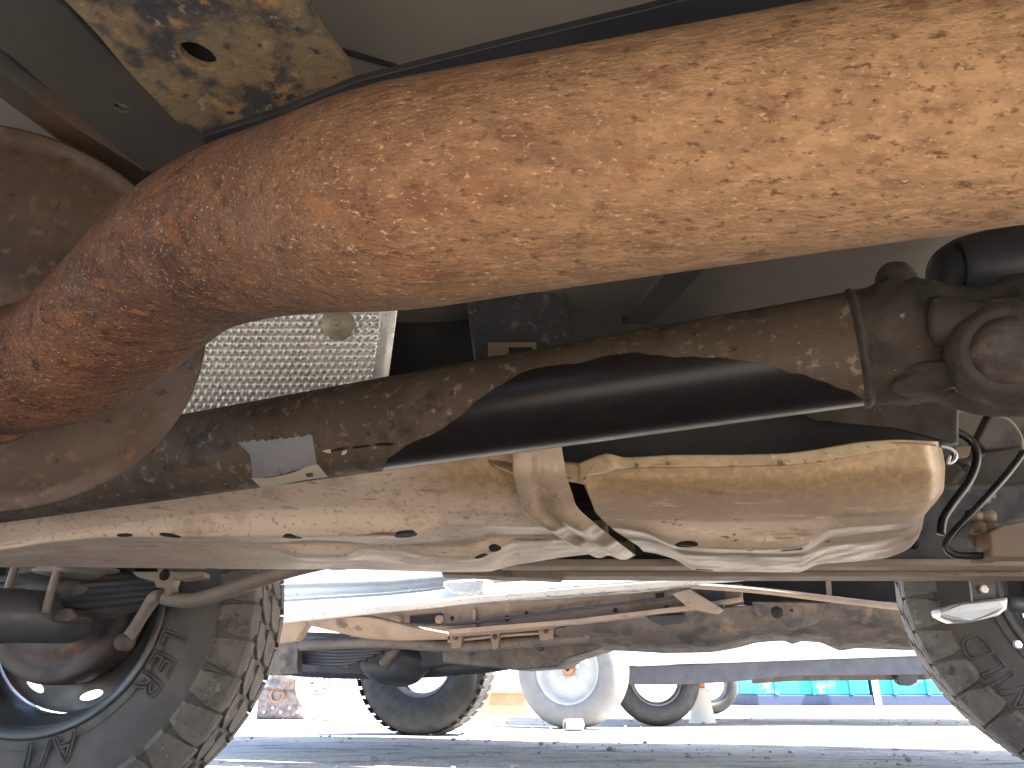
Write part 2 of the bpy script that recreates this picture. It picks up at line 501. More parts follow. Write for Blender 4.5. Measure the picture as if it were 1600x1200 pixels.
def zplate(name, px_outer, px_holes, z, thick, m, parent=None, bevel=0.0, label=None):
    o2 = [PZ(x, y, z)[:2] for x, y in px_outer]
    h2 = [[PZ(x, y, z)[:2] for x, y in h] for h in px_holes]
    return plate(name, o2, h2, thick, Matrix.Translation((0, 0, z + thick / 2)), m, parent, bevel, label)

def yplate(name, px_outer, px_holes, Y, thick, m, parent=None, bevel=0.0, label=None):
    o2 = [(P(x, y, Y).x, P(x, y, Y).z) for x, y in px_outer]
    h2 = [[(P(x, y, Y).x, P(x, y, Y).z) for x, y in h] for h in px_holes]
    M4 = Matrix.Translation((0, Y + thick / 2, 0)) @ Matrix.Rotation(math.pi / 2, 4, 'X')
    return plate(name, o2, h2, thick, M4, m, parent, bevel, label)

def bolt(name, c, axis, r, h, m, parent):
    x, y, a = frame_of(axis)
    pts = [Vector(c) + x * r * math.cos(k * math.pi / 3) + y * r * math.sin(k * math.pi / 3) for k in range(6)]
    return prism(name, pts, a * h, m, parent, r * 0.12)

# ================================================================== THE YARD
def ground_z(x, y):
    return 0.072 * math.exp(-(((x - 1.18) / 0.8) ** 2 + ((y - 1.0) / 0.75) ** 4)) if y < 4 else 0.0
gx = [-300, -80, -30, -12] + list(np.arange(-6, 6.01, 0.2)) + [12, 30, 80, 300]
gy = [-300, -80, -30, -12] + list(np.arange(-5, 9.01, 0.2)) + [12, 16, 24, 40, 90, 300]
gv = [(x, y, ground_z(x, y) + (0.006 * math.sin(x * 2.3 + y) * math.sin(y * 1.9 - 0.7 * x) if abs(x) < 7 and abs(y) < 9.5 else 0)) for y in gy for x in gx]
nx = len(gx)
gf = [(j * nx + i, j * nx + i + 1, (j + 1) * nx + i + 1, (j + 1) * nx + i) for j in range(len(gy) - 1) for i in range(nx - 1)]
o = raw('ground', gv, gf, 'ground')
tag(o, 'dusty grey gravel yard ground', None, kind='structure')

# loose stones on the ground
sv, sf = [], []
def stone(x, y, r):
    base = len(sv)
    bm = bmesh.new()
    bmesh.ops.create_icosphere(bm, subdivisions=1, radius=r)
    sx, sy, sz = random.uniform(.7, 1.4), random.uniform(.7, 1.4), random.uniform(.4, .8)
    for q in bm.verts:
        k = random.uniform(.75, 1.2)
        sv.append((x + q.co.x * sx * k, y + q.co.y * sy * k, ground_z(x, y) + r * 0.3 + q.co.z * sz * k))
    for q in bm.faces:
        sf.append(tuple(base + w.index for w in q.verts))
    bm.free()
for _ in range(900):
    y = random.uniform(2.9, 10.5)
    stone(random.uniform(-0.62, 0.62) * y, y, random.choice([.005, .006, .008, .010, .014]))
o = raw('gravel', sv, sf, 'stone', None, False)
tag(o, 'loose gravel stones scattered over the yard', None, kind='stuff')

# ================================================================== THE VEHICLE OVERHEAD
T = thing('off_road_vehicle', (0.1, 0.9, 0), 'dusty off road vehicle overhead with rusty exhaust pipe and wide tyres', 'off-road vehicle')

# ---- body shell and floor
box('body_shell', (-1.75, -0.14, 0.80), (2.1, 1.92, 1.75), 'body_dark', T, 0.05)
fv = []
NX, NY = 100, 60
for j in range(NY + 1):
    for i in range(NX + 1):
        x = -1.7 + 3.75 * i / NX
        y = -0.12 + 2.0 * j / NY
        z = 0.745 + 0.006 * math.tanh(6 * math.sin(x * 11 + 0.6)) * (1 if y > 0.2 else 0.4)
        fv.append((x, y, z))
ff = [(j * (NX + 1) + i, (j + 1) * (NX + 1) + i, (j + 1) * (NX + 1) + i + 1, j * (NX + 1) + i + 1) for j in range(NY) for i in range(NX)]
raw('floor_pan', fv, ff, 'floor', T)
box('rocker_panel', (-0.48, -0.14, 0.335), (0.74, -0.09, 0.80), 'body_dark', T, 0.015)  # unseen near side, lowered to block light from the pipe
box('rocker_panel', (-0.45, 1.84, 0.54), (0.72, 1.90, 0.80), 'body_dark', T, 0.015)

# ---- parts and painted shade strips under the floor, upper left of the view
zplate('crossmember_plate', [(60, -90), (130, 20), (205, 112), (288, 198), (325, 213), (440, 178), (556, 136), (540, 98), (505, 55), (470, -5), (430, -90)],
       [oval(310, 85, 36, 18, R(28))], 0.60, 0.004, 'rustplate', T, 0.0012, 'mud caked rusty plate with an oval hole')
zplate('hole_shade_backing', [(240, 20), (385, 30), (400, 150), (250, 150)], [], 0.612, 0.03, 'void', T, 0.001)  # black plate painting the darkness inside the oval hole
zplate('side_rail', [(-120, -130), (100, 10), (205, 118), (292, 200), (340, 222), (330, 300), (225, 262), (120, 175), (25, 90), (-120, -20)],
       [oval(190, 167, 14, 7, R(20))], 0.635, 0.003, 'rail', T, 0.001)
zplate('side_rail_lip', [(-120, 60), (-30, 122), (0, 146), (90, 215), (185, 292), (215, 300), (225, 266), (120, 200), (0, 110), (-120, 20)], [], 0.655, 0.012, 'rail', T, 0.001)
zplate('side_rail_shadow_gap', [(-120, -40), (0, 70), (120, 165), (240, 262), (260, 300), (190, 290), (0, 150), (-120, 70)], [], 0.69, 0.01, 'black', T, 0.001)  # black strip painting the shade in the gap beside the rail
zplate('pipe_shadow_band', [(318, 213), (440, 176), (556, 128), (800, 66), (1000, 18), (1300, -60), (1300, 40), (1000, 110), (800, 160), (556, 215), (330, 262)],
       [], 0.585, 0.004, 'black', T, 0.0005)  # black strip painting the pipe's shadow along its upper edge
tube('floor_seam', [PZ(500, 70, 0.737), PZ(590, 96, 0.737), PZ(720, 134, 0.737)], 0.0022, 'void', T, 8, 4)
zplate('floor_rib', [(975, 505), (1040, 428), (1085, 410), (1100, 420), (1020, 505)], [], 0.728, 0.008, 'rail', T, 0.001)

# ---- exhaust
pp = [(2300, 41, .2260), (2100, 73, .2308), (1600, 153.8, .2443), (1200, 218, .2563), (800, 282.8, .2694), (620, 313, .2775), (485, 339, .316), (375, 366, .348), (285, 409, .385),
      (197, 487, .422), (112, 554, .455), (20, 580, .480), (-90, 602, .54)]
pts = [PD(*q) for q in pp]
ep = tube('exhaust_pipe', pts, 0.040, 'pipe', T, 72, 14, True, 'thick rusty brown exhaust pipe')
da = ep.data.attributes.new('light_ramp', 'FLOAT', 'POINT')          # light falloff to the left painted in, from dusty tan to red rust
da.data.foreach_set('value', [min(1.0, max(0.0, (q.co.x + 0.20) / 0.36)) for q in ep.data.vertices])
mc = PD(8, 500, .525)
max_ = (PD(8, 500, 1) - Vector((0, 0, CAM_H))).normalized()
max_ = (max_ + Vector((-0.10, 0.05, -0.04))).normalized()
mu = lathe('muffler', [(0.0001, -0.016), (0.05, -0.015), (0.09, -0.011), (0.118, -0.004), (0.1275, 0.000), (0.131, -0.0035), (0.1335, -0.001), (0.1335, 0.006),
                  (0.130, 0.010), (0.130, 0.16), (0.12, 0.172), (0.0001, 0.18)], mc, max_, 'muffler', T, 96)
# weld collar where the pipe meets the muffler
a0, a1 = PD(-5, 589, .478), PD(-35, 594, .497)
tube('weld_collar', [a0, (a0 + a1) / 2, a1], [0.0405, 0.0435, 0.0405], 'pipe', T, 48, 4)

# ---- driveshaft
s0, s1 = PD(450, 686.65, .7797), PD(1300, 550.9, .6028)
sd = (s1 - s0).normalized()
slen = (s1 - s0).length
SR = 0.0452
A = s0 - sd * 0.75
B = s0 + sd * (slen + 0.018)
def inpoly(x, y, poly):
    c = False
    n = len(poly)
    for i in range(n):
        x1, y1 = poly[i]; x2, y2 = poly[(i + 1) % n]
        if (y1 > y) != (y2 > y) and x < (x2 - x1) * (y - y1) / (y2 - y1) + x1:
            c = not c
    return c
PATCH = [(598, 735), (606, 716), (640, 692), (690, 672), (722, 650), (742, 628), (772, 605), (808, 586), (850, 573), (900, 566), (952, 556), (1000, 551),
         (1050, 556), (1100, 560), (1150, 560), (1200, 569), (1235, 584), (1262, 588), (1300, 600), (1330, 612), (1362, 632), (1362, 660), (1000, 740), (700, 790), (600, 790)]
sx_, sy_, sa_ = frame_of(sd)
v, f = [], []
NL, NS = 700, 120
Ltot = (B - A).length
for i in range(NL + 1):
    for k in range(NS):
        t = 2 * math.pi * k / NS
        v.append(A + sd * (Ltot * i / NL) + (sx_ * math.cos(t) + sy_ * math.sin(t)) * SR)
for i in range(NL):
    for k in range(NS):
        a, b = i * NS + k, i * NS + (k + 1) % NS
        f.append((a, b, b + NS, a + NS))
shaft = raw('drive_shaft', v, f, 'shaft', T, True, 'dusty drive shaft tube with a black patch')
att = shaft.data.attributes.new('glossy', 'FLOAT', 'POINT')  # black and smoother inside the patch outline
va = np.array([tuple(q) for q in v])
dep_ = va[:, 1] * CP + (va[:, 2] - CAM_H) * SP
vx = 800 + FPX * va[:, 0] / dep_
vy = 600 - FPX * (-va[:, 1] * SP + (va[:, 2] - CAM_H) * CP) / dep_
def sdist(x, y, poly):
    d = np.full(x.shape, 1e9); ins = np.zeros(x.shape, bool)
    n = len(poly)
    for i in range(n):
        x1, y1 = poly[i]; x2, y2 = poly[(i + 1) % n]
        ex, ey = x2 - x1, y2 - y1
        t = np.clip(((x - x1) * ex + (y - y1) * ey) / (ex * ex + ey * ey), 0, 1)
        d = np.minimum(d, np.hypot(x - x1 - t * ex, y - y1 - t * ey))
        if y1 != y2:
            c_ = ((y1 > y) != (y2 > y)) & (x < ex * (y - y1) / ey + x1)
            ins ^= c_
    return np.where(ins, d, -d)
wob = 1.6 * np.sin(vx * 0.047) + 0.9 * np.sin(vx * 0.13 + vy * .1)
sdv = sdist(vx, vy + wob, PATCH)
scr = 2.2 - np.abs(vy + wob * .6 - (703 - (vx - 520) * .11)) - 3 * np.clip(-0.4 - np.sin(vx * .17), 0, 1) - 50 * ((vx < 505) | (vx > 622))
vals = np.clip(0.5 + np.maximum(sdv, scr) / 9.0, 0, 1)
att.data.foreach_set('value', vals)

def cyl_hit(px, py, r, a=A, d=sd):
    o_ = Vector((0, 0, CAM_H)) - a
    w = ray(px, py).normalized()
    wp, op = w - d * w.dot(d), o_ - d * o_.dot(d)
    qa, qb, qc = wp.dot(wp), 2 * wp.dot(op), op.dot(op) - r * r
    disc = qb * qb - 4 * qa * qc
    if disc < 0:
        t = -qb / (2 * qa)
        p = Vector((0, 0, CAM_H)) + w * t
        ax = a + d * (p - a).dot(d)
        return ax + (p - ax).normalized() * r
    t = (-qb - math.sqrt(disc)) / (2 * qa)
    return Vector((0, 0, CAM_H)) + w * t

def decal(name, top, bot, r, m, parent, n=24, k=8, label=None):
    """Thin film lying on the shaft between an upper and a lower outline."""
    tp, bt = cr([(x, y, 0) for x, y in top], 8), cr([(x, y, 0) for x, y in bot], 8)
    def samp(c, u):
        q = u * (len(c) - 1); i = min(int(q), len(c) - 2); w = q - i
        return c[i] * (1 - w) + c[i + 1] * w
    v = []
    for i in range(n + 1):
        a, b = samp(tp, i / n), samp(bt, i / n)
        for j in range(k + 1):
            q = a + (b - a) * j / k
            v.append(cyl_hit(q[0], q[1], r))
    f = [(i * (k + 1) + j, (i + 1) * (k + 1) + j, (i + 1) * (k + 1) + j + 1, i * (k + 1) + j + 1) for i in range(n) for j in range(k)]
    return raw(name, v, f, m, parent, True, label)
rs = random.Random(3)
st_top = [(371 + 117 * k / 26, 692 - 12 * k / 26 + rs.uniform(-2.2, 2.2)) for k in range(27)]
st_bot = [(371 + rs.uniform(-1, 6) + (20 if k < 4 else 0) * (1 - k / 26) + 123 * k / 26, (712 if k < 2 else 736 if k < 3 else 747) - 21 * max(0, k - 8) / 18 + rs.uniform(-1.2, 1.2)) for k in range(27)]
decal('sticker', st_top, st_bot, SR + 0.0006, 'sticker_grey', shaft, 60, 8, label='torn grey sticker')
decal('sticker_backing', [(392, 747), (415, 747), (440, 743), (462, 737), (480, 729), (497, 726)],
      [(408, 762), (425, 760), (445, 756), (470, 751), (490, 748), (512, 745)], SR + 0.0011, 'sticker_cream', shaft, label='torn cream strip of a sticker')
decal('print', [(477, 740), (481, 739.5), (488, 738.5)], [(480, 746), (484, 745.5), (490, 744.5)], SR + 0.0016, 'ink', shaft, 6, 4)
decal('paper_scrap', [(503, 705), (508, 703), (517, 702)], [(509, 707), (513, 708), (517, 708)], SR + 0.0009, 'sticker_cream', shaft, 6, 3)
decal('paper_scrap', [(535, 705), (538, 704), (543, 703)], [(533, 710), (537, 711), (541, 708)], SR + 0.0009, 'sticker_cream', shaft, 6, 3)

# ---- yoke and universal joint at the shaft's right end
def ax(px):                         # point of the shaft axis that shows at column px
    lo, hi = 0.0, 6.0
    for _ in range(60):
        md_ = (lo + hi) / 2
        q = A + sd * md_
        if proj(q)[0] < px: lo = md_
        else: hi = md_
    return A + sd * lo
tube('weld_ring', [ax(1333), ax(1341), ax(1350)], [SR, SR * 1.06, SR], 'yoke', T, 64, 6)
yk = tube('yoke', [ax(1343), ax(1375), ax(1400), ax(1430), ax(1462), ax(1500), ax(1545), ax(1600), ax(1680)],
          [SR * 1.0, SR * 1.04, SR * 1.08, SR * 1.05, SR * .96, SR * .78, SR * .72, SR * .80, SR * .8], 'yoke', T, 64, 8)
# lumps of the casting
def blob(name, c, rx, ry, rz, m, parent, amp=0.1, sub=4):
    bm = bmesh.new()
    bmesh.ops.create_icosphere(bm, subdivisions=sub, radius=1)
    for q in bm.verts:
        n = q.co.copy()
        k = 1 + amp * (math.sin(n.x * 5 + 1) * math.sin(n.y * 4.3) + 0.6 * math.sin(n.z * 7 + n.x * 3))
        q.co = Vector(c) + Vector((n.x * rx, n.y * ry, n.z * rz)) * k
    me = bpy.data.meshes.new(name)
    bm.to_mesh(me); bm.free()
    return link(me, name, m, parent)
from mathutils import noise as mnoise
def roughen(o, amp, sc):
    for q in o.data.vertices:
        n = mnoise.fractal(q.co * sc, 0.8, 2.0, 4)
        q.co += q.normal * (n * amp)
    o.data.update()
roughen(yk, .0022, 60)
blob('balance_lug', ax(1405) + Vector((0.0, -0.012, SR * 1.0)), .014, .018, .017, 'yoke', yk, .06)
blob('casting_lug', ax(1440) + Vector((0.004, -0.016, -SR * 0.92)), .040, .025, .014, 'yoke', yk, .06)
bcen = PD(1578, 548, .50)
btow = (Vector((0, 0, CAM_H)) - bcen).normalized()
btow = (btow + Vector((0.1, 0, 0.1))).normalized()
ear = lathe('yoke_ear', [(0.0001, 0.004), (0.022, 0.004), (0.0265, 0.005), (0.030, 0.003), (0.034, -0.004), (0.038, -0.014), (0.041, -0.05)], bcen, btow, 'yoke', T, 64)
roughen(ear, .0018, 70)
bc_ = lathe('bearing_cap', [(0.0001, 0.0065), (0.010, 0.0070), (0.018, 0.0068), (0.0225, 0.0055), (0.0235, 0.001)], bcen, btow, 'cap', ear, 48)
roughen(bc_, .0006, 90)
tube('yoke_arm', [PD(1470, 505, .545), PD(1530, 500, .525), PD(1600, 500, .505), PD(1700, 500, .49)], [.020, .014, .016, .02], 'yoke', T, 24, 6)
tube('yoke_arm', [PD(1480, 600, .56), PD(1540, 608, .535), PD(1610, 600, .515), PD(1700, 590, .50)], [.016, .019, .022, .022], 'yoke', T, 24, 6)
# rubber mount above the yoke
rb = tube('rubber_mount', [PD(1478, 425, .70), PD(1500, 424, .70), PD(1600, 412, .68), PD(1700, 410, .66)], [.022, .031, .036, .036], 'black', T, 40, 6, True)
box('mount_stud', tuple(P(1480, 485, .70)), tuple(P(1565, 430, .70) + Vector((0, .03, 0))), 'black', T, .006)
lathe('mount_washer', [(0.0001, 0), (.016, 0), (.018, .004), (.018, .02)], P(1580, 468, .66), (0, 1, 0), 'sticker_grey', T, 32)
yplate('mount_bracket', [(1440, 455), (1500, 458), (1500, 480), (1440, 482)], [], .78, .006, 'tanplastic', T, .001)

# ---- fuel tank with its pressed steel skid shell
tank = yplate('fuel_tank', [(640, 600), (1300, 560), (1490, 560), (1489, 690), (1440, 700), (900, 745), (640, 760)], [], .93, .26, 'black', T, .006, 'black plastic fuel tank')
YR = [.800, .812, .860, .869, .876, .884, .985, 1.00, 1.10, 1.20]
def col(xs, ys, Y=YR, back=True):
    if not hasattr(xs, '__len__'): xs = [xs] * len(ys)
    k = min(1.0, max(0.0, (560 - xs[0]) / 560.0)) * 0.17        # the shell's left end tucks in behind the drive shaft
    wt = (1, 1, .8, .75, .7, .65, .3, .3, .15, 0)
    c = [P(x, y, q + k * w_) for x, y, q, w_ in zip(xs, ys, Y, wt)]
    if back:
        c.append(c[-1] + Vector((0, .02, .015)))
        c.append(c[-1] + Vector((0, .01, .06)))
    return c
NA = [
    col(-60, [826, 838, 854, 858, 860, 864, 868, 872, 878, 884]),
    col(22,  [796, 826, 846, 849, 852, 856, 862, 868, 876, 886]),
    col(60,  [772, 812, 838, 841, 844, 848, 856, 864, 874, 884]),
    col(150, [742, 792, 822, 830, 834, 839, 850, 858, 872, 886]),
    col(230, [738, 782, 812, 822, 830, 838, 849, 857, 872, 887]),
    col(320, [750, 775, 800, 815, 828, 838, 848, 855, 872, 888]),
    col(440, [735, 762, 794, 808, 826, 838, 846, 857, 876, 889]),
    col(470, [730, 758, 792, 806, 825, 838, 845, 868, 877, 889]),
    col(540, [722, 752, 789, 803, 824, 837, 845, 870, 876, 889]),
    col(560, [720, 750, 789, 803, 823, 837, 846, 856, 874, 889]),
    col(620, [712, 744, 789, 802, 822, 836, 848, 858, 878, 891]),
    col(655, [709, 742, 790, 802, 818, 832, 850, 866, 884, 892]),
    col(690, [706, 740, 792, 800, 808, 817, 851, 871, 885, 893]),
    col(740, [703, 738, 796, 803, 810, 820, 848, 872, 885, 893]),
    col(768, [701, 737, 797, 804, 811, 820, 836, 862, 882, 892]),
    col(800, [700, 736, 798, 805, 813, 822, 834, 846, 866, 883]),
    col([830, 832, 836, 840, 846, 850, 858, 866, 874, 880], [699, 736, 798, 806, 814, 822, 833, 843, 856, 870]),
    col([862, 866, 874, 884, 892, 900, 915, 930, 945, 955], [699, 736, 798, 806, 814, 822, 832, 842, 852, 861]),
]
skA, gA = sheet('tank_skid', NA, 12, 7, 7, 1, 'tank', T, .003, 'dusty tan pressed steel skid shell with embossed ribs')
NB = [
    col([912, 914, 930, 940, 948, 956, 970, 984, 998, 1006], [748, 760, 800, 810, 817, 824, 834, 843, 852, 861]),
    col([930, 932, 950, 960, 968, 976, 992, 1006, 1018, 1026], [722, 748, 800, 810, 818, 825, 836, 845, 855, 864]),
    col([975, 978, 990, 1000, 1006, 1012, 1026, 1040, 1050, 1058], [722, 750, 800, 811, 824, 832, 842, 852, 862, 874]),
    col([1020, 1022, 1030, 1036, 1042, 1046, 1056, 1066, 1074, 1080], [722, 752, 801, 812, 838, 850, 856, 866, 878, 889]),
    col(1100, [721, 752, 802, 814, 842, 856, 860, 868, 882, 892]),
    col(1180, [720, 751, 802, 814, 842, 858, 862, 870, 883, 893]),
    col(1240, [716, 749, 801, 813, 842, 857, 862, 870, 884, 894]),
    col([1262, 1262, 1262, 1262, 1262, 1262, 1260, 1256, 1252, 1250], [712, 748, 800, 812, 836, 850, 860, 869, 884, 894]),
    col([1290, 1290, 1292, 1294, 1296, 1294, 1290, 1286, 1282, 1278], [706, 744, 800, 808, 818, 826, 840, 854, 868, 880]),
    col([1340, 1342, 1346, 1348, 1350, 1350, 1348, 1344, 1340, 1336], [694, 738, 800, 806, 813, 820, 832, 846, 862, 877]),
    col([1400, 1404, 1406, 1404, 1400, 1398, 1396, 1394, 1390, 1384], [690, 734, 796, 803, 810, 818, 828, 840, 856, 872]),
    col([1450, 1456, 1452, 1442, 1432, 1426, 1424, 1422, 1418, 1410], [692, 732, 784, 796, 804, 812, 821, 833, 848, 862]),
    col([1466, 1471, 1468, 1458, 1448, 1440, 1438, 1436, 1430, 1420], [696, 730, 768, 784, 796, 806, 815, 827, 842, 856],
        [.84, .84, .87, .89, .90, .92, 1.0, 1.04, 1.10, 1.21]),
    col([1470, 1475, 1473, 1462, 1451, 1443, 1441, 1439, 1433, 1422], [698, 728, 766, 782, 794, 804, 813, 825, 840, 854],
        [.98, .98, .99, 1.0, 1.02, 1.04, 1.08, 1.12, 1.18, 1.26]),
]
skB, gB = sheet('tank_skid', NB, 12, 7, 12, 1, 'tank_gold', T, .003, 'golden brown pressed steel skid shell with rounded end')
def golden_band(o, g):                     # golden brown tone on the upper band of the shells
    fl = g.reshape(-1, 3)
    z = fl[:, 2] - CAM_H
    dep = fl[:, 1] * CP + z * SP
    X = 800 + FPX * fl[:, 0] / dep
    Yp = 600 - FPX * (-fl[:, 1] * SP + z * CP) / dep
    at_ = o.data.attributes.new('golden_band', 'FLOAT', 'POINT')
    at_.data.foreach_set('value', np.clip((812 - Yp) / 70, 0, 1) * np.clip((X - 520) / 220, 0, 1))
golden_band(skA, gA); golden_band(skB, gB)
# bent seam along the shell's upper edge
seam = [[P(905, 724, .806), P(905, 748, .802)], [P(935, 712, .800), P(950, 740, .798)], [P(948, 708, .79), P(965, 736, .797)], [P(975, 716, .797), P(985, 731, .795)], [P(1050, 711, .797), P(1050, 730, .797)],
        [P(1150, 711, .797), P(1150, 729, .797)], [P(1230, 709, .798), P(1230, 727, .798)], [P(1280, 702, .798), P(1280, 722, .798)], [P(1340, 691, .799), P(1340, 712, .799)],
        [P(1400, 687, .80), P(1400, 700, .80)], [P(1465, 690, .83), P(1465, 700, .83)]]
sheet('seam_strip', seam, 8, 6, 3, 1, 'strip', skB, .0025, 'pale bent seam with rust marks')
sheet('seam_flap', [[P(880, 722, .812), P(884, 752, .806)], [P(905, 724, .81), P(905, 755, .803)], [P(925, 727, .802), P(912, 757, .798)]], 8, 6, 1, 1, 'strip', skB, .002)
sheet('seam_flap', [[P(760, 716, .806), P(770, 728, .80)], [P(790, 722, .806), P(797, 738, .795)], [P(806, 728, .80), P(806, 745, .79)]], 8, 6, 1, 1, 'strip', skA, .002)
# retaining strap
YS = [.775, .788, .832, .842, .850, .862, .95, .975, 1.07, 1.185]
SL = [(800, 690), (802, 740), (818, 798), (830, 808), (840, 815), (852, 822), (872, 836), (890, 847), (908, 857), (926, 866)]
SRr = [(876, 690), (884, 740), (898, 788), (908, 800), (918, 808), (930, 818), (948, 832), (964, 845), (980, 857), (994, 868)]
ribs = [0, .012, .012, .004, .003, .010, .016, .016, .008, .0]
net = []
for k, w in enumerate(ribs):
    u = k / (len(ribs) - 1)
    c_ = []
    for i in range(10):
        a_, b_ = SL[i], SRr[i]
        q = P(a_[0] + (b_[0] - a_[0]) * u, a_[1] + (b_[1] - a_[1]) * u, YS[i])
        amt = w * (0.25 if i < 2 else 0.8) * 0.62
        c_.append(q + Vector((0, -0.35, -0.94)).normalized() * amt * (0 if i == 0 else 1))
    c_.append(c_[-1] + Vector((0, .02, .03)))
    net.append(c_)
sheet('tank_strap', net, 6, 7, 3, 2, 'strap', T, .003, 'ribbed steel strap between the skid shells')
# drain slots pressed into the shell
def on_surface(g, px, py):
    fl = g.reshape(-1, 3)
    y, z = fl[:, 1], fl[:, 2] - CAM_H
    dep = y * CP + z * SP
    X = 800 + FPX * fl[:, 0] / dep
    Yp = 600 - FPX * (-y * SP + z * CP) / dep
    i = int(np.argmin((X - px) ** 2 + (Yp - py) ** 2))
    U, V = g.shape[:2]
    a, b = divmod(i, V)
    a0, a1, b0, b1 = max(a - 2, 0), min(a + 2, U - 1), max(b - 2, 0), min(b + 2, V - 1)
    n = Vector(np.cross(g[a1, b] - g[a0, b], g[a, b1] - g[a, b0])).normalized()
    if n.dot(Vector(fl[i]) - Vector((0, 0, CAM_H))) > 0: n = -n
    return Vector(fl[i]), n
def slot(g, px, py, w, h, rot, parent):
    c, n = on_surface(g, px, py)
    t = (Vector((1, 0, 0)) - n * n.x).normalized()
    b = n.cross(t)
    dist = (c - Vector((0, 0, CAM_H))).length
    s = dist / FPX
    vw = (Vector((0, 0, CAM_H)) - c).normalized()
    fs = max(0.18, abs((b - vw * b.dot(vw)).length))
    ring = oval(0, 0, w / 2 * s, h / 2 * s / fs, R(rot), 20)
    top = [c + n * 0.0019 + t * x + b * y for x, y in ring]
    prism('drain_slot', top, -n * 0.004, 'void', parent, 0)
for q in [(196, 836, 26, 5, 4), (268, 835, 34, 5, 0), (225, 866, 24, 4, 0), (414, 863, 36, 10, -12), (458, 838, 30, 5, 4), (485, 869, 22, 5, 4), (528, 888, 24, 4, 0), (636, 835, 34, 7, -4), (330, 888, 18, 3, 0)]:
    slot(gA, *q, skA)
for q in [(752, 868, 20, 4, -10), (772, 856, 22, 7, -40)]:
    slot(gA, *q, skA)
for q in [(1072, 850, 34, 8, 8), (1238, 857, 32, 6, -2), (1172, 858, 10, 3, 0), (1100, 889, 26, 4, 0), (1238, 892, 28, 4, 0)]:
    slot(gB, *q, skB)

# bracket hanging from the yoke at the tank's end
yplate('tank_bracket', [(1120, 560), (1300, 560), (1488, 550), (1490, 690), (1470, 686), (1400, 668), (1270, 655)], [], .86, .004, 'yoke', T, .001)
tube('clip', [P(1470, 697, .85), P(1485, 701, .85), P(1493, 708, .85), P(1492, 718, .85), P(1482, 724, .85), P(1484, 712, .85)], .0022, 'cast', T, 8, 6)

# ---- far frame rail
ZF = P(1200, 907, 1.42).z
def rail_strip(name, y0, y1, z, m, h):
    box(name, (-0.02, y0, z), (2.0, y1, z + h), m, FR, .004)
FR = box('frame_rail', (-0.02, 1.335, ZF + .012), (2.0, 1.425, ZF + .16), 'frame', T, .006)
rail_strip('rail_lip', 1.365, 1.43, ZF, 'flange', .010)
rail_strip('rail_lip', 1.27, 1.325, ZF + .004, 'flange', .012)
rail_strip('rail_groove', 1.31, 1.37, ZF + .010, 'brown', .004)
box('frame_rail_kick_up', (-1.6, 1.34, ZF + .09), (-0.0, 1.42, ZF + .21), 'frame', T, .01)
prism('rail_gusset', [P(690, 897, 1.36), P(880, 905, 1.36), P(885, 880, 1.36), P(690, 880, 1.36)], (0, .05, 0), 'brown', T, .002)
for x, y in [(1400, 848), (1428, 850), (1290, 855), (1345, 867)]:
    q = P(x, y, 1.334)
    lathe('bolt_head', [(0.0001, -.006), (.007, -.006), (.009, 0), (.009, .01)], q, (0, 1, 0), 'void', FR, 16)
# right-hand shadowed side: gearbox wall behind the hoses
box('gearbox_wall', tuple(P(1395, 640, 1.28)), tuple(P(1395, 640, 1.28) + Vector((1.2, .02, .25))), 'black', T, .01)
yplate('side_cover', [(1530, 690), (1552, 645), (1700, 640), (1700, 680), (1540, 700)], [], 1.15, .02, 'greybrown', T, .004)
tube('brake_hose', [P(1492, 642, 1.0), P(1540, 646, 1.0), P(1575, 656, 1.0), P(1594, 680, 1.0), P(1598, 702, 1.0)], .0022, 'cable', T, 8, 10)
tube('fuel_hose', [P(1600, 706, 1.02), P(1570, 745, 1.02), P(1520, 800, 1.02), P(1490, 832, 1.02), P(1478, 850, 1.02), P(1485, 863, 1.02), P(1505, 868, 1.02), P(1560, 868, 1.02), P(1640, 868, 1.02)], .0048, 'hose', T, 16, 10)
tube('fuel_hose', [P(1492, 672, 1.1), P(1518, 690, 1.1), P(1526, 716, 1.1), P(1515, 750, 1.1), P(1490, 785, 1.1), P(1474, 810, 1.1), P(1470, 835, 1.1)], .0062, 'hose', T, 16, 10)
for i, (x0, x1, y) in enumerate([(1512, 1552, 806), (1518, 1556, 824), (1516, 1545, 846)]):
    ln = P(x1, y, 1.05) - P(x0, y, 1.05)
    lathe('hose_fitting', [(.0001, 0), (.0085, 0), (.0085, ln.length * .45), (.0075, ln.length * .46), (.0075, ln.length * .54), (.0085, ln.length * .55), (.0085, ln.length), (.0001, ln.length)], P(x0, y, 1.05), ln, 'tanplastic', T, 24)
yplate('fitting_cover', [(1548, 835), (1566, 824), (1640, 812), (1640, 868), (1552, 868), (1550, 850)], [], 1.0, .03, 'tanplastic', T, .003)
yplate('fitting_tab', [(1518, 870), (1560, 870), (1552, 878), (1520, 878)], [], 1.03, .004, 'tanplastic', T, .001)
yplate('side_cover', [(1494, 700), (1516, 698), (1512, 712), (1494, 716)], [], .98, .01, 'tanplastic', T, .001)
for x, y in [(1508, 766), (1540, 782), (1548, 775)]:
    bolt('bolt_head', P(x, y, 1.2), (0, -1, 0), .006, .006, 'sticker_grey', T)

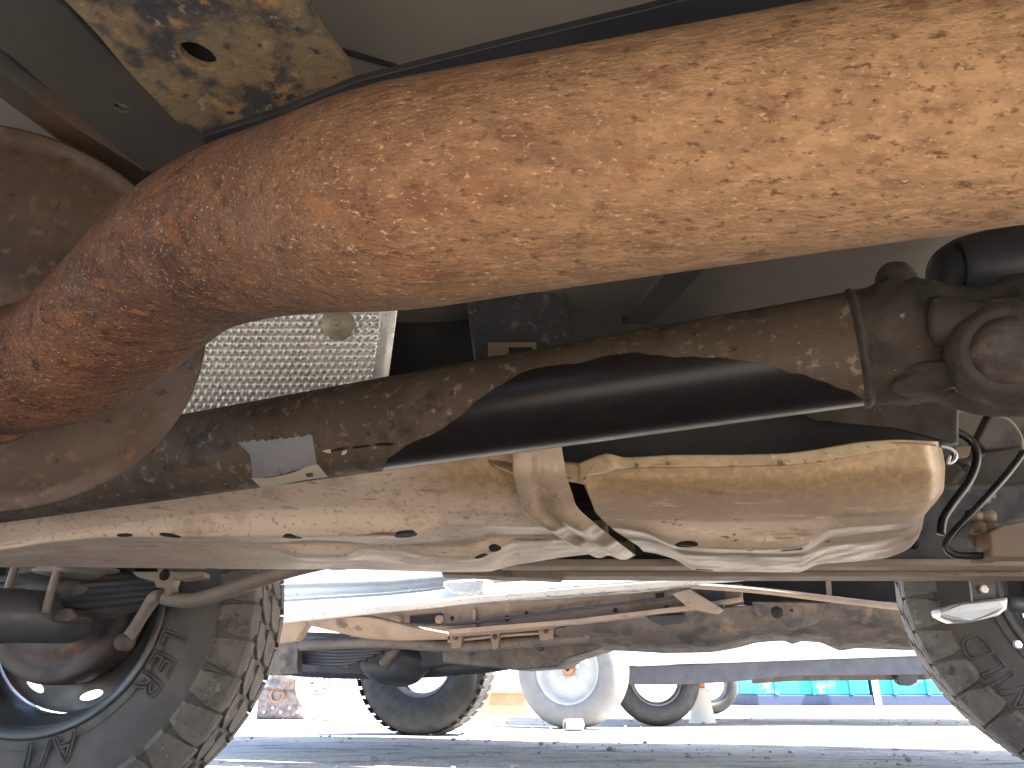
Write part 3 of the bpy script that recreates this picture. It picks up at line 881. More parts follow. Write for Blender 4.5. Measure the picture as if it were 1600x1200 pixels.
# ---- embossed heat shield behind the pipe
HY = 0.93
hc = [P(225, 415, HY), P(606, 470, HY), P(578, 660, HY), P(225, 680, HY)]
x0, x1 = P(240, 560, HY).x, P(583, 560, HY).x
z0, z1 = P(450, 690, HY).z, P(450, 440, HY).z
pitch_d = 0.0098
rowp = pitch_d * 0.86
v, f = [], []
nr = int((z1 - z0) / rowp)
step_ = pitch_d / 8
nxg, nzg = int((x1 - x0) / step_), int((z1 - z0) / step_)
gxs = np.linspace(x0, x1, nxg + 1); gzs = np.linspace(z0, z1, nzg + 1)
GX, GZ = np.meshgrid(gxs, gzs)
best = np.full(GX.shape, 9.0)
rw = np.round((GZ - z0) / rowp)
for dr in (-1, 0, 1):
    rr = rw + dr
    cz = z0 + rr * rowp
    off = (rr % 2) * 0.5 * pitch_d
    cx = x0 + off + np.round((GX - x0 - off) / pitch_d) * pitch_d
    best = np.minimum(best, np.hypot(GX - cx, GZ - cz))
hgt = 0.0034 * np.clip(1 - (best / (0.37 * pitch_d)) ** 2, 0, 1) ** 0.7
TILT = -0.40
YY = HY + (GZ - (z0 + z1) / 2) * TILT - hgt + 0.004 * np.sin(GX * 16 + 1) * np.sin(GZ * 13)
# right edge slants like in the photograph: shear the sheet sideways with height
SH = (P(606, 475, HY).x - P(580, 590, HY).x) / (P(606, 475, HY).z - P(580, 590, HY).z)
XX = GX + (GZ - P(580, 590, HY).z) * SH
v = np.stack([XX, YY, GZ], -1).reshape(-1, 3)
W_ = nxg + 1
f = [(j * W_ + i, j * W_ + i + 1, (j + 1) * W_ + i + 1, (j + 1) * W_ + i) for j in range(nzg) for i in range(nxg)]
hs = raw('heat_shield', v, f, 'alu', T, True, 'dimpled silver aluminium heat shield')
fl = []
for zz in (z0, z1):
    xx = x1 + (zz - P(580, 590, HY).z) * SH
    yy = HY + (zz - (z0 + z1) / 2) * TILT
    fl.append([Vector((xx - .002, yy - .0015, zz)), Vector((xx + .012, yy - .003, zz)), Vector((xx + .0205, yy - .002, zz))])
sheet('shield_border', fl, 20, 6, 0, 1, 'alu', hs, .0015)
_z = P(528, 508, HY).z
wc = P(528, 508, HY + (_z - (z0 + z1) / 2) * TILT)
wc = P(528, 508, HY + (wc.z - (z0 + z1) / 2) * TILT - .004)
lathe('retainer_washer', [(.0001, -.006), (.006, -.006), (.0115, -.005), (.012, .001), (.020, .002), (.022, .006), (.022, .012)], wc - Vector((0, .006, 0)), (0, 1, .38), 'washer', hs, 40)
lathe('stud', [(.0001, -.010), (.0035, -.010), (.0045, -.008), (.0045, 0)], wc - Vector((0, .006, 0)), (0, 1, .38), 'washer', hs, 16)
yplate('mud_flap', [(596, 700), (618, 440), (726, 440), (756, 700)], [], .965, .012, 'black', T, .003)
yplate('spotted_crossmember', [(756, 640), (728, 440), (872, 420), (905, 640)], [], .90, .07, 'spotted', T, .003, 'black crossmember splashed with grey mud')
box('crossmember_bracket', tuple(P(762, 556, .89)), tuple(P(838, 534, .89) + Vector((0, .01, 0))), 'tanplastic', T, .002)
box('bracket_slot', tuple(P(795, 553, .884)), tuple(P(832, 542, .884) + Vector((0, .006, 0))), 'void', T, .001)

# ---- wheels
def arc_text(txt, size, rm, ang0, y, c, m, parent, outline=0.0011, gap=1.0):
    """Raised outline lettering on the sidewall facing -Y, tops outwards, read clockwise from ang0 (degrees, image sense)."""
    cu = bpy.data.curves.new('lettering', 'FONT')
    cu.body = txt
    cu.size = size
    cu.space_character = gap
    cu.fill_mode = 'NONE'
    cu.bevel_depth = outline
    cu.bevel_resolution = 0
    cu.resolution_u = 3
    cu.shear = 0.12
    me = curve_mesh(cu, 'lettering')
    for q in me.vertices:
        a = R(ang0) + q.co.x / rm
        r = rm + (q.co.y - size * 0.35)
        # viewed from -Y: x to the right, z up; clockwise
        q.co = Vector((c[0] + r * math.sin(a), y - q.co.z, c[2] + r * math.cos(a)))
    return link(me, 'lettering', m, parent, False)

def block_mesh(stations, r0, r1, drop=None):
    """Tread block: stations of (width position, arc start, arc end) raised from r0 to r1, at angle 0 about the axle."""
    v, f = [], []
    n = len(stations)
    for lev in (0, 1):
        for w, a, b in stations:
            rr = (r0 if lev == 0 else r1) - (drop(w) if drop else 0)
            yy = w
            if drop and w < .03:
                yy = w - .008 * (1 - w / .03) * (1 if lev else 0)
            if drop and w > .232:
                yy = w + .008 * (w - .232) / .03 * (1 if lev else 0)
            sh_ = (b - a) * (0.025 if lev else 0)
            for q in (a + sh_, b - sh_):
                t = q / 0.4
                v.append((rr * math.sin(t), yy, rr * math.cos(t)))
    o = 2 * n
    for i in range(n - 1):
        a = 2 * i
        f.append((o + a, o + a + 1, o + a + 3, o + a + 2))
        f.append((a, a + 2, o + a + 2, o + a))
        f.append((a + 1, o + a + 1, o + a + 3, a + 3))
    f.append((0, o, o + 1, 1))
    f.append((o - 2, o - 1, 2 * o - 1, 2 * o - 2))
    me = bpy.data.meshes.new('tread_block')
    me.from_pydata(v, [], f)
    fix(me, 0.0010, 1, 40)
    me.materials.append(M['tread'])
    return me

TR = 0.402
def wheel(cx, cy, cz, blocks=True, yaw=0.0, texts=()):
    """Tyre with its inner sidewall at Y=cy, axle along Y, centre height cz."""
    r = TR
    w = 0.262
    half = [(.226, .018), (.232, .008), (.240, .004), (.262, .000), (.285, -.004), (.310, -.006), (.335, -.003), (.355, .004), (.372, .013), (.386, .026), (.393, .045), (.395, .09)]
    prof = half + [(a, w - b) for a, b in reversed(half)]
    c = Vector((cx, cy, cz))
    ty = lathe('tyre', [(a, b) for a, b in prof], c, (0, 1, 0), 'rubber', T, 128)
    # sidewall moulding rings
    for rr, yy in ((.246, .0015), (.2475, .0015), (.328, -.0058), (.3305, -.0055)):
        pass
    ring = []
    for rr, h in ((.2465, .0022), (.2485, -.0008), (.2505, .0012)):
        ring.append((rr, h))
    lathe('bead_ring', ring, c, (0, 1, 0), 'rubber', ty, 96)
    ring = [(.343, .0005), (.345, -.0035), (.347, .0015)]
    lathe('shoulder_ring', ring, c, (0, 1, 0), 'rubber', ty, 96)
    if blocks:
        N = 36
        st = 2 * math.pi * r / N
        sh = lambda w_: 0.0 if 0.03 <= w_ <= .232 else (0.03 - w_ if w_ < .03 else w_ - .232) ** 1.25 * 4.4
        rows = []
        g = st * 0.985
        rows.append(block_mesh([(.000, -g * .42, g * .30), (.006, -g * .48, g * .40), (.014, -g * .49, g * .48), (.026, -g * .49, g * .49), (.040, -g * .49, g * .49), (.048, -g * .47, g * .36), (.060, -g * .44, g * .34)], r - .014, r, sh))
        rows.append(block_mesh([(.0665, -g * .40, g * .10), (.075, -g * .44, g * .30), (.088, -g * .34, g * .46), (.102, -g * .12, g * .62), (.116, -g * .02, g * .66), (.124, g * .08, g * .56)], r - .010, r))
        rows.append(block_mesh([(.1305, -g * .62, -g * .02), (.140, -g * .60, g * .22), (.152, -g * .50, g * .34), (.168, -g * .42, g * .42), (.182, -g * .36, g * .46), (.1905, -g * .20, g * .40)], r - .010, r))
        rows.append(block_mesh([(.199, -g * .44, g * .30), (.212, -g * .46, g * .34), (.222, -g * .49, g * .49), (.236, -g * .49, g * .49), (.248, -g * .49, g * .47), (.256, -g * .46, g * .40), (.262, -g * .40, g * .30)], r - .014, r, sh))
        for ri, me in enumerate(rows):
            for k in range(N):
                a = 2 * math.pi * (k + 0.37 * ri) / N + 0.05
                o = bpy.data.objects.new('tread_block', me)
                COL.objects.link(o)
                o.matrix_basis = Matrix.Translation(c) @ Matrix.Rotation(a, 4, 'Y')
                o.parent = ty
                o.matrix_parent_inverse = Matrix.Identity(4)
    else:
        # far ends out of the view keep a simple ribbed tread
        lathe('tread_band', [(.389, .03), (.401, .034), (.401, .09), (.394, .094), (.394, .10), (.401, .104), (.401, .158), (.394, .162), (.394, .168), (.401, .172), (.401, .228), (.389, .232)], c, (0, 1, 0), 'tread', ty, 96)
    rim = lathe('wheel_rim', [(.222, .020), (.229, .012), (.232, .006), (.226, .004), (.214, .012), (.210, .022), (.208, .05), (.198, .062), (.190, .09), (.190, .15), (.205, .20), (.215, .25)], c, (0, 1, 0), 'rim', T, 96)
    # slotted centre disc
    oc = [(cx, cz)]
    outer = oval(0, 0, .188, .188, 0, 64)
    holes = [oval(.160 * math.cos(t), .160 * math.sin(t), .010, .026, t, 16) for t in (2 * math.pi * (k + .3) / 8 for k in range(8))]
    plate('centre_disc', outer, holes, .006, Matrix.Translation((cx, cy + .165, cz)) @ Matrix.Rotation(math.pi / 2, 4, 'X'), 'rim', rim, .001)
    for tx in texts:
        arc_text(tx[0], tx[1], tx[2], tx[3], cy - .0045 if len(tx) < 7 else cy - .0005, c, 'rubber', ty, tx[4], tx[5])
    if yaw:
        RM = Matrix.Translation(c) @ Matrix.Rotation(-yaw, 4, 'Z') @ Matrix.Translation(-c)
        for o in [ty, rim] + list(ty.children) + list(rim.children):
            if o.name.startswith('tread_block'):
                o.matrix_basis = RM @ o.matrix_basis
            else:
                o.data.transform(RM)
    return ty, rim, c

c = PD(70, 955, 1.474)
cz = TR + ground_z(c.x, c.y)
tyL, rimL, cL = wheel(c.x, c.y, cz, texts=[('LER', .070, .266, 98, .0027, 1.2), ('A/T', .070, .262, 153, .0027, 1.05)])
cR = Vector((1.213, 1.53, 0))
tyR, rimR, cR = wheel(cR.x, cR.y, TR + ground_z(cR.x, cR.y) - .002, yaw=R(22),
                      texts=[('WILD', .066, .312, 219, .0030, 1.12)])
# near-side wheels, outside the picture
for x_ in (cL.x, cR.x):
    wheel(x_, -0.105, TR + ground_z(x_, 0.0) - .002, False)

# brake drum, axle and spring at the rear left wheel
dc = cL + Vector((0, .035, 0))
dr = lathe('brake_drum', [(.0001, .012), (.05, .012), (.06, .004), (.085, .004), (.095, .02), (.105, .012), (.128, .010), (.134, .014), (.137, .03), (.137, .10)], dc, (0, 1, 0), 'drum', T, 64)
for a in (12, 40, 70, 200):
    lathe('drum_plug', [(.0001, -.003), (.009, -.003), (.011, .004), (.011, .02)], dc + Vector((.07 * math.cos(R(a)), .012, -.07 * math.sin(R(a)))), (0, 1, 0), 'rim', dr, 16)
axh = tube('axle_housing', [P(-250, 965, 1.2), P(20, 962, 1.36), P(110, 968, 1.5), cL + Vector((0, .05, 0))], [.05, .045, .043, .05], 'rim', T, 32, 6)  # wheel grey, lightened to put the lens veil into the axle's colour
for i in range(4):
    q0, q1 = P(-60, 915 + i * 11, 1.42), P(270, 905 + i * 9, 1.40)
    tube('spring_leaf', [q0, (q0 + q1) / 2 + Vector((0, 0, -.008)), q1], [.007, .009, .006], 'frame', T, 10, 6)
prism('spring_plate', [P(-10, 950, 1.38), P(110, 950, 1.38), P(122, 964, 1.38), P(105, 972, 1.38), P(20, 968, 1.38)], (0, .06, 0), 'drum', T, .004)
for x, dx in ((2, 22), (70, 22)):
    tube('u_bolt', [P(x + dx, 885, 1.36), P(x + dx * .5, 920, 1.36), P(x, 958, 1.36)], .0068, 'bar', T, 12, 4)
blob('spring_pad', P(110, 930, 1.46), .17, .06, .045, 'greybrown', T, .08)
blob('caliper_lump', P(95, 968, 1.47), .05, .03, .014, 'drum', T, .15)
blob('bump_stop', P(120, 890, 1.40), .075, .05, .016, 'bar', T, .12)
# sway bar, its link and bracket
tube('sway_bar', [P(520, 875, 1.25), P(460, 889, 1.27), P(400, 908, 1.30), P(340, 928, 1.33), P(300, 938, 1.345), P(268, 936, 1.35), P(258, 933, 1.352)], .0125, 'bar', T, 20, 8)
tube('sway_bar_link', [P(252, 932, 1.36), P(240, 936, 1.37), P(224, 960, 1.39), P(208, 985, 1.40), P(194, 1004, 1.41)], [.012, .012, .0105, .0105, .012], 'bar', T, 20, 6)
lathe('link_bush', [(.0001, -.012), (.010, -.012), (.014, -.006), (.014, .012), (.0001, .014)], P(193, 1004, 1.40), (.2, 1, 0), 'drum', T, 24)
bl = prism('bar_bracket', [P(205, 893, 1.33), P(318, 893, 1.33), P(318, 901, 1.33), P(280, 906, 1.33), P(272, 903, 1.33), P(268, 915, 1.33), P(268, 930, 1.33), P(258, 930, 1.33), P(256, 918, 1.33), P(244, 918, 1.33), P(240, 908, 1.33), P(215, 902, 1.33)], (0, .03, 0), 'bar', T, .002)
lathe('bracket_eye', [(.0001, -.002), (.008, -.002), (.010, .002)], P(257, 899, 1.33), (0, 1, 0), 'void', bl, 16)
# cast arm, hub plate and bolts on the front right wheel
arm = prism('cast_arm', [P(1467, 952, 1.46), P(1500, 942, 1.46), P(1560, 934, 1.45), P(1577, 932, 1.45), P(1574, 952, 1.45), P(1562, 962, 1.45), P(1520, 972, 1.45), P(1492, 973, 1.46), P(1470, 963, 1.46)], (0, .035, .0), 'cast', T, .006, False, 'bright cast aluminium arm')
plate_r = yplate('hub_plate', [(1514, 880), (1552, 880), (1556, 940), (1522, 944)], [], 1.50, .006, 'rim', T, .001)
bolt('bolt_head', P(1535, 921, 1.499), (0, -1, 0), .0085, .008, 'bolt', plate_r)
bolt('bolt_head', P(1588, 1007, 1.585), (0, -1, 0), .0085, .008, 'bolt', rimR)
tube('steering_rod', [P(1572, 942, 1.47), P(1620, 948, 1.47), P(1700, 952, 1.47)], .015, 'rim', T, 20, 4)
lathe('hub', [(.0001, -.01), (.06, -.01), (.09, .0), (.12, .02), (.14, .06)], cR + Vector((.013, .05, 0)), (.375, .927, 0), 'rim', T, 48)

# ================================================================== THE SECOND VEHICLE, parked at a slight angle
YAW = R(18)
N2 = Vector((math.sin(YAW), math.cos(YAW), 0))
D2 = Vector((math.cos(YAW), -math.sin(YAW), 0))
O2 = Vector((0, 2.76, 0))
def V(px, py, off):
    d = ray(px, py)
    c0 = Vector((0, 0, CAM_H))
    t = (off + N2.dot(O2) - N2.dot(c0)) / N2.dot(d)
    return c0 + d * t
U = thing('parked_pickup', (0.3, 3.5, 0), 'silver pickup with muddy brown frame parked beyond the tank shell', 'pickup truck')
def vprism(name, px, off, thick, m, parent=U, bevel=.003, label=None):
    return prism(name, [V(x, y, off) for x, y in px], N2 * thick, m, parent, bevel, label=label)
def vtube(name, px, off, r, m, parent=U, seg=16, sub=6):
    return tube(name, [V(x, y, off) for x, y in px], r, m, parent, seg, sub)
def local_box(name, a, b, c0, c1, z0, z1, m, parent=U, bevel=.01):
    q = [O2 + D2 * a + N2 * c0, O2 + D2 * b + N2 * c0, O2 + D2 * b + N2 * c1, O2 + D2 * a + N2 * c1]
    return prism(name, [(p.x, p.y, z0) for p in q], (0, 0, z1 - z0), m, parent, bevel)
# lower body side and running board
net = []
for px, ys in ((380, (880, 903, 916, 921, 944, 947, 966, 978)), (470, (870, 896, 911, 916, 938, 942, 957, 971)), (600, (860, 890, 908, 913, 930, 934, 945, 957)), (660, (856, 886, 903, 908, 924, 928, 939, 951)),
               (760, (850, 874, 894, 898, 911, 915, 929, 940)), (900, (840, 866, 882, 886, 900, 903, 917, 928)), (1100, (830, 852, 868, 872, 884, 887, 902, 912)), (1300, (815, 840, 853, 857, 868, 871, 886, 896))):
    offs = (.06, .06, .075, .12, .14, .0, -.03, .02)
    net.append([V(px, y, q) for y, q in zip(ys, offs)])
sheet('rocker_panel', net, 10, 6, 6, 1, 'silver', U, .004)
local_box('body', -1.5, 2.6, .30, 1.75, .72, 1.45, 'silver', U, .08)
local_box('floor', -1.5, 2.6, .20, 1.70, .66, .70, 'navy', U, .01)
# small step cap and rusty bracket
vprism('step_cap', [(692, 908), (757, 903), (759, 910), (752, 924), (738, 929), (706, 928), (692, 916)], -.05, .10, 'silver', U, .008)
vprism('step_bracket', [(752, 906), (836, 900), (826, 930), (745, 932)], .05, .03, 'brown', U, .003)
# frame rail and crossmember
fr2 = vprism('frame_rail', [(560, 950), (800, 940), (1000, 926), (1120, 912), (1160, 912), (1160, 935), (1080, 950), (900, 972), (690, 990), (640, 988), (600, 970)], .30, .09, 'brown', U, .006)
vprism('rail_lip', [(690, 984), (900, 967), (1080, 945), (1160, 932), (1160, 938), (1080, 952), (900, 974), (690, 992)], .24, .16, 'flange', U, .003)
vprism('rail_joint', [(738, 952), (743, 952), (743, 984), (738, 985)], .285, .02, 'flange', U, .001)
for x, y, r in ((792, 966, 3.5), (822, 958, 2.5), (1041, 949, 2.8), (961, 953, 2.8), (706, 966, 2.5)):
    s = (V(x, y, .29) - Vector((0, 0, CAM_H))).length / FPX
    lathe('rail_hole', [(.0001, -.003), (r * s, -.003), (r * s * 1.2, .004)], V(x, y, .296), N2, 'void', fr2, 14)
vprism('rail_slot', [(1024, 927), (1037, 925), (1037, 933), (1024, 934)], .293, .01, 'void', fr2, .0005)
vprism('rail_window', [(640, 962), (690, 958), (690, 972), (640, 978)], .29, .01, 'void', fr2, .001)
lathe('rail_bush', [(.0001, -.01), (.016, -.01), (.018, .01)], V(687, 968, .27), N2, 'flange', fr2, 20)
lathe('rail_bush', [(.0001, -.01), (.022, -.01), (.024, .02)], V(618, 970, .27), N2, 'brown', fr2, 20)
vprism('cab_mount', [(1050, 928), (1078, 920), (1130, 952), (1120, 958), (1076, 950)], .2, .06, 'flange', U, .004)
vprism('cab_mount_side', [(1085, 918), (1132, 918), (1130, 952)], .27, .03, 'navy', U, .002)
lens = [[V(478, 968, .12), V(480, 975, .14)], [V(520, 963, .10), V(520, 985, .14)], [V(580, 962, .10), V(570, 997, .16)], [V(640, 978, .12), V(620, 1000, .18)], [V(700, 990, .14), V(700, 997, .2)]]
sheet('crossmember', lens, 10, 10, 8, 3, 'brown', U, .01)
vprism('crossmember_side', [(400, 985), (462, 965), (480, 972), (462, 1000), (400, 1010)], .12, .05, 'flange', U, .004)
# dark axle and differential
vprism('axle_beam', [(430, 985), (560, 990), (780, 985), (780, 1030), (560, 1054), (430, 1048)], .75, .10, 'navy', U, .02)
vprism('trailing_plate', [(404, 1005), (465, 1005), (465, 1052), (404, 1056)], .5, .04, 'greybrown', U, .005)
blob('differential', V(620, 1030, .80), .17, .13, .12, 'navy', U, .06)
lathe('axle_nut', [(.0001, -.02), (.02, -.02), (.024, 0)], V(504, 1022, .7), N2, 'greybrown', U, 16)
vtube('axle_tube', [(430, 1040), (560, 1046), (720, 1040), (860, 1020)], .9, .045, 'navy')
# gearbox, belly pan and its uneven lower edge
gb = vprism('gearbox', [(690, 985), (900, 972), (960, 975), (940, 1012), (880, 1030), (872, 1042), (800, 1047), (774, 1044), (690, 1036)], .55, .3, 'greybrown', U, .02)
for x, y in ((722, 1000), (775, 1010), (735, 1018), (845, 1012), (700, 995)):
    lathe('gearbox_boss', [(.0001, -.012), (.012, -.012), (.018, .004)], V(x, y, .55), N2, 'navy', gb, 14)
bp = [[V(x, y, q) for y, q in zip(ys, (.30, .36, .50, .70, .80))] for x, ys in (
    (868, (984, 990, 1000, 1012, 1004)), (890, (978, 990, 1005, 1016, 1006)), (940, (968, 990, 1006, 1017, 1005)), (990, (962, 985, 1008, 1019, 1006)), (1036, (958, 985, 1010, 1022, 1008)), (1111, (950, 982, 1008, 1021, 1008)),
    (1150, (948, 978, 1002, 1014, 1004)), (1183, (945, 972, 992, 1005, 995)), (1225, (940, 968, 990, 1002, 994)), (1238, (940, 968, 992, 1008, 996)), (1252, (940, 968, 990, 1003, 994)),
    (1282, (940, 968, 990, 1005, 996)), (1312, (940, 970, 1000, 1019, 1006)), (1336, (940, 970, 1000, 1014, 1004)), (1420, (940, 975, 1004, 1017, 1006)), (1560, (940, 980, 1010, 1020, 1008)))]
sheet('belly_pan', bp, 8, 8, 3, 4, 'greybrown', U, .004)
vprism('belly_step', [(1008, 962), (1070, 960), (1066, 974), (1034, 978), (1016, 970)], .28, .03, 'navy', U, .003)
vprism('gusset_plate', [(1175, 940), (1290, 942), (1278, 972), (1240, 985), (1180, 955)], .285, .02, 'greybrown', U, .003)
lathe('gusset_hole', [(.0001, -.003), (.016, -.003), (.02, .003)], V(1214, 957, .28), N2, 'void', U, 20)
lathe('gusset_hole', [(.0001, -.003), (.004, -.003), (.005, .003)], V(1237, 954, .28), N2, 'void', U, 12)
vprism('engine_bay_panel', [(1100, 905), (1500, 880), (1600, 900), (1600, 1010), (1290, 990), (1230, 960), (1120, 935)], .60, .05, 'navy', U, .01)
vtube('torsion_bar', [(1080, 915), (1180, 922), (1290, 935), (1400, 948), (1480, 956)], .20, .011, 'flange')
vprism('bar_hanger', [(1290, 900), (1298, 900), (1300, 930), (1292, 930)], .22, .02, 'brown', U, .001)

vtube('exhaust_tube', [(470, 1008), (600, 1004), (720, 1010), (860, 1000), (1000, 985), (1120, 972)], .42, .024, 'greybrown')
vtube('brake_pipe', [(560, 972), (700, 976), (820, 962), (960, 944), (1080, 930)], .27, .005, 'navy', U, 8)
vtube('brake_pipe', [(700, 1002), (800, 992), (930, 984), (1060, 968), (1180, 952)], .40, .006, 'flange', U, 8)
vtube('shock_absorber', [(640, 985), (618, 1012), (600, 1040)], .62, .026, 'greybrown', U, 16, 4)
vtube('shock_absorber', [(560, 985), (548, 1010), (540, 1042)], .66, .020, 'brown', U, 16, 4)
for k in range(5):
    vtube('spring_leaf', [(440, 1012 + 5 * k), (520, 1018 + 5 * k), (610 - 12 * k, 1014 + 5 * k)], .58, .009, 'navy', U, 8, 4)
for x, y, w, h_ in ((700, 985, 24, 26), (764, 982, 18, 30), (838, 976, 30, 22), (906, 968, 20, 30), (965, 962, 34, 18), (1100, 948, 22, 26), (1140, 955, 26, 20)):
    br = vprism('hanger_bracket', [(x, y), (x + w, y - 3), (x + w - 4, y + h_), (x + 6, y + h_ + 3)], .38, .035, 'brown' if x % 3 else 'greybrown', U, .003)
    lathe('hanger_bolt', [(.0001, -.008), (.009, -.008), (.010, .003)], V(x + w * .5, y + h_ * .45, .379), N2, 'navy', br, 10)
for x, y in ((1010, 1000), (1060, 1004), (1120, 1000), (1165, 990), (955, 1000), (1210, 984), (1330, 1000)):
    lathe('pan_bolt', [(.0001, -.010), (.010, -.010), (.012, .006)], V(x, y, .56), N2, 'brown', U, 10)

def simple_wheel(parent, c, ax_, r, w, rimr, tm, rm, holes=0, lugs=0, names=('tyre', 'wheel_disc'), hub=None):
    a = Vector(ax_).normalized()
    h = w / 2
    ty = lathe(names[0], [(rimr, -h + .03), (rimr * 1.04, -h + .01), (rimr + (r - rimr) * .35, -h), (rimr + (r - rimr) * .7, -h + .005), (r * .955, -h + .022), (r * .99, -h + .05), (r, -h + .08), (r, h - .08), (r * .99, h - .05),
                          (r * .95, h - .02), (rimr + (r - rimr) * .4, h), (rimr, h - .03)], c, a, tm, parent, 80)
    if lugs:
        x, y, _ = frame_of(a)
        me = None
        for k in range(lugs):
            t = 2 * math.pi * k / lugs
            for s in (-1, 1):
                t2 = t + (math.pi / lugs if s > 0 else 0)
                rad = x * math.cos(t2) + y * math.sin(t2)
                tan = -x * math.sin(t2) + y * math.cos(t2)
                p = Vector(c) + rad * (r - .006) + a * (s * h * .62)
                hw, hl = h * .28, math.pi * r / lugs * .72
                prism('tread_lug', [p - tan * hl - a * hw, p + tan * hl - a * hw, p + tan * hl * .7 + a * hw, p - tan * hl + a * hw], rad * .009, tm, ty, .0015)
    rim = lathe(names[1], [(rimr, -h + .03), (rimr * 1.02, -h + .018), (rimr * .95, -h + .02), (rimr * .92, -h + .05), (rimr * .86, -h + .07)], c, a, rm, parent, 64)
    if holes is not None:
        x, y, _ = frame_of(a)
        hs_ = [oval(rimr * .60 * math.cos(t), rimr * .60 * math.sin(t), rimr * .075, rimr * .105, t, 14) for t in (2 * math.pi * (k + .5) / holes for k in range(holes))] if holes else []
        M4 = Matrix((x.to_4d(), y.to_4d(), a.to_4d(), Vector((0, 0, 0, 1)))).transposed()
        M4[0][3], M4[1][3], M4[2][3] = Vector(c) + a * (-h + .075)
        M4[3] = (0, 0, 0, 1)
        plate('centre_plate', oval(0, 0, rimr * .9, rimr * .9, 0, 48), hs_, .006, M4, rm, rim, .001)
    return ty, rim
def ground_at(px, py):
    d = ray(px, py)
    t = -CAM_H / d.z
    return Vector((d.x * t, d.y * t, 0))
g = ground_at(662, 1148)
c2 = Vector((g.x, g.y, .405))
tyre2, rim2 = simple_wheel(U, c2, N2 + D2 * -0.10, .412, .27, .20, 'dark_rubber', 'rim', None, 44)
tyre2['label'] = 'black off road tyre with blocky tread'

# ================================================================== FAR SIDE OF THE YARD
# pale steel wheel standing behind the pickup
g = ground_at(893, 1139)
LW = thing('loose_wheel', tuple(g), 'pale steel wheel with sun bleached tyre and rusty hub standing in the yard', 'wheel')
lax = Vector((0.42, 0.95, 0)).normalized()
cc = Vector((g.x + .03, g.y + .12, .385))
tyw, riw = simple_wheel(LW, cc, lax, .39, .30, .235, 'grey_tyre', 'steel_wheel', 10, 0, ('tyre', 'steel_rim'))
hubc = cc - lax * .085
hb = lathe('hub', [(.0001, -.03), (.030, -.03), (.042, -.022), (.046, 0), (.05, .01), (.085, .012), (.09, .03)], hubc, lax, 'rust_hub', LW, 32)
lathe('hub_bore', [(.0001, -.0315), (.016, -.0315), (.018, -.026)], hubc, lax, 'void', hb, 20)
x_, y_, _ = frame_of(lax)
for k in range(5):
    t = R(72 * k + 20)
    bolt('wheel_nut', hubc + (x_ * math.cos(t) + y_ * math.sin(t)) * .072 + lax * .008, -lax, .013, .03, 'bolt', LW)
# short pipe lying before it
g = ground_at(882, 1142)
pa = Vector((g.x, g.y - .05, .036)); pd = Vector((.95, .30, 0)).normalized()
PO = lathe('pipe_offcut', [(.026, .006), (.026, .0), (.036, .0), (.036, .12), (.026, .12), (.026, .006)], pa, pd, 'steel_wheel', None, 32)
tag(PO, 'short pale pipe offcut lying before the steel wheel', 'pipe')

# white car with dark underside further back
WC = thing('white_car', (1.6, 7.2, 0), 'white car with dark underside seen beyond the pickup', 'car')
YC = 6.0
def yprism(name, px, Y, thick, m, parent, bevel=.01):
    return prism(name, [P(x, y, Y) for x, y in px], (0, thick, 0), m, parent, bevel)
yprism('body_side', [(960, 1041), (1700, 1014), (1700, 800), (960, 800)], YC, 1.6, 'white_paint', WC, .05)
yprism('sill', [(962, 1042), (1700, 1015), (1700, 1050), (1440, 1054), (1230, 1056), (1140, 1066), (1060, 1070), (962, 1070)], YC + .05, .10, 'navy', WC, .01)
yprism('chassis_rail', [(1180, 1050), (1700, 1046), (1700, 1060), (1440, 1062), (1240, 1064), (1180, 1068)], YC + .4, .1, 'greybrown', WC, .01)
yprism('hanger', [(1400, 1040), (1438, 1038), (1434, 1066), (1424, 1072), (1412, 1071), (1404, 1066)], YC + .3, .08, 'navy', WC, .01)
yprism('tail_lamp_panel', [(1225, 1003), (1250, 1003), (1250, 1009), (1225, 1010)], YC - .03, .03, 'silver', WC, .004)
for i, (x, y, r) in enumerate(((1030, 1134, .33), (1112, 1116, .31))):
    g = ground_at(x, y)
    simple_wheel(WC, Vector((g.x, g.y + .05, r * .99)), (0.1, 1, 0), r, .22, .19, 'dark_rubber', 'rim', None)

# jack stand post, red above a pale drum
g = ground_at(1098, 1130)
JS = thing('stand_post', tuple(g), 'pale conical stand with red post beside the dark tyre', 'stand')
lathe('cone', [(.115, 0), (.10, .02), (.085, .12), (.075, .22), (.078, .26), (.0001, .262)], g, (0, 0, 1), 'wall', JS, 28)
lathe('red_post', [(.045, .26), (.045, .42), (.03, .44), (.0001, .442)], g, (0, 0, 1), 'orange', JS, 20)

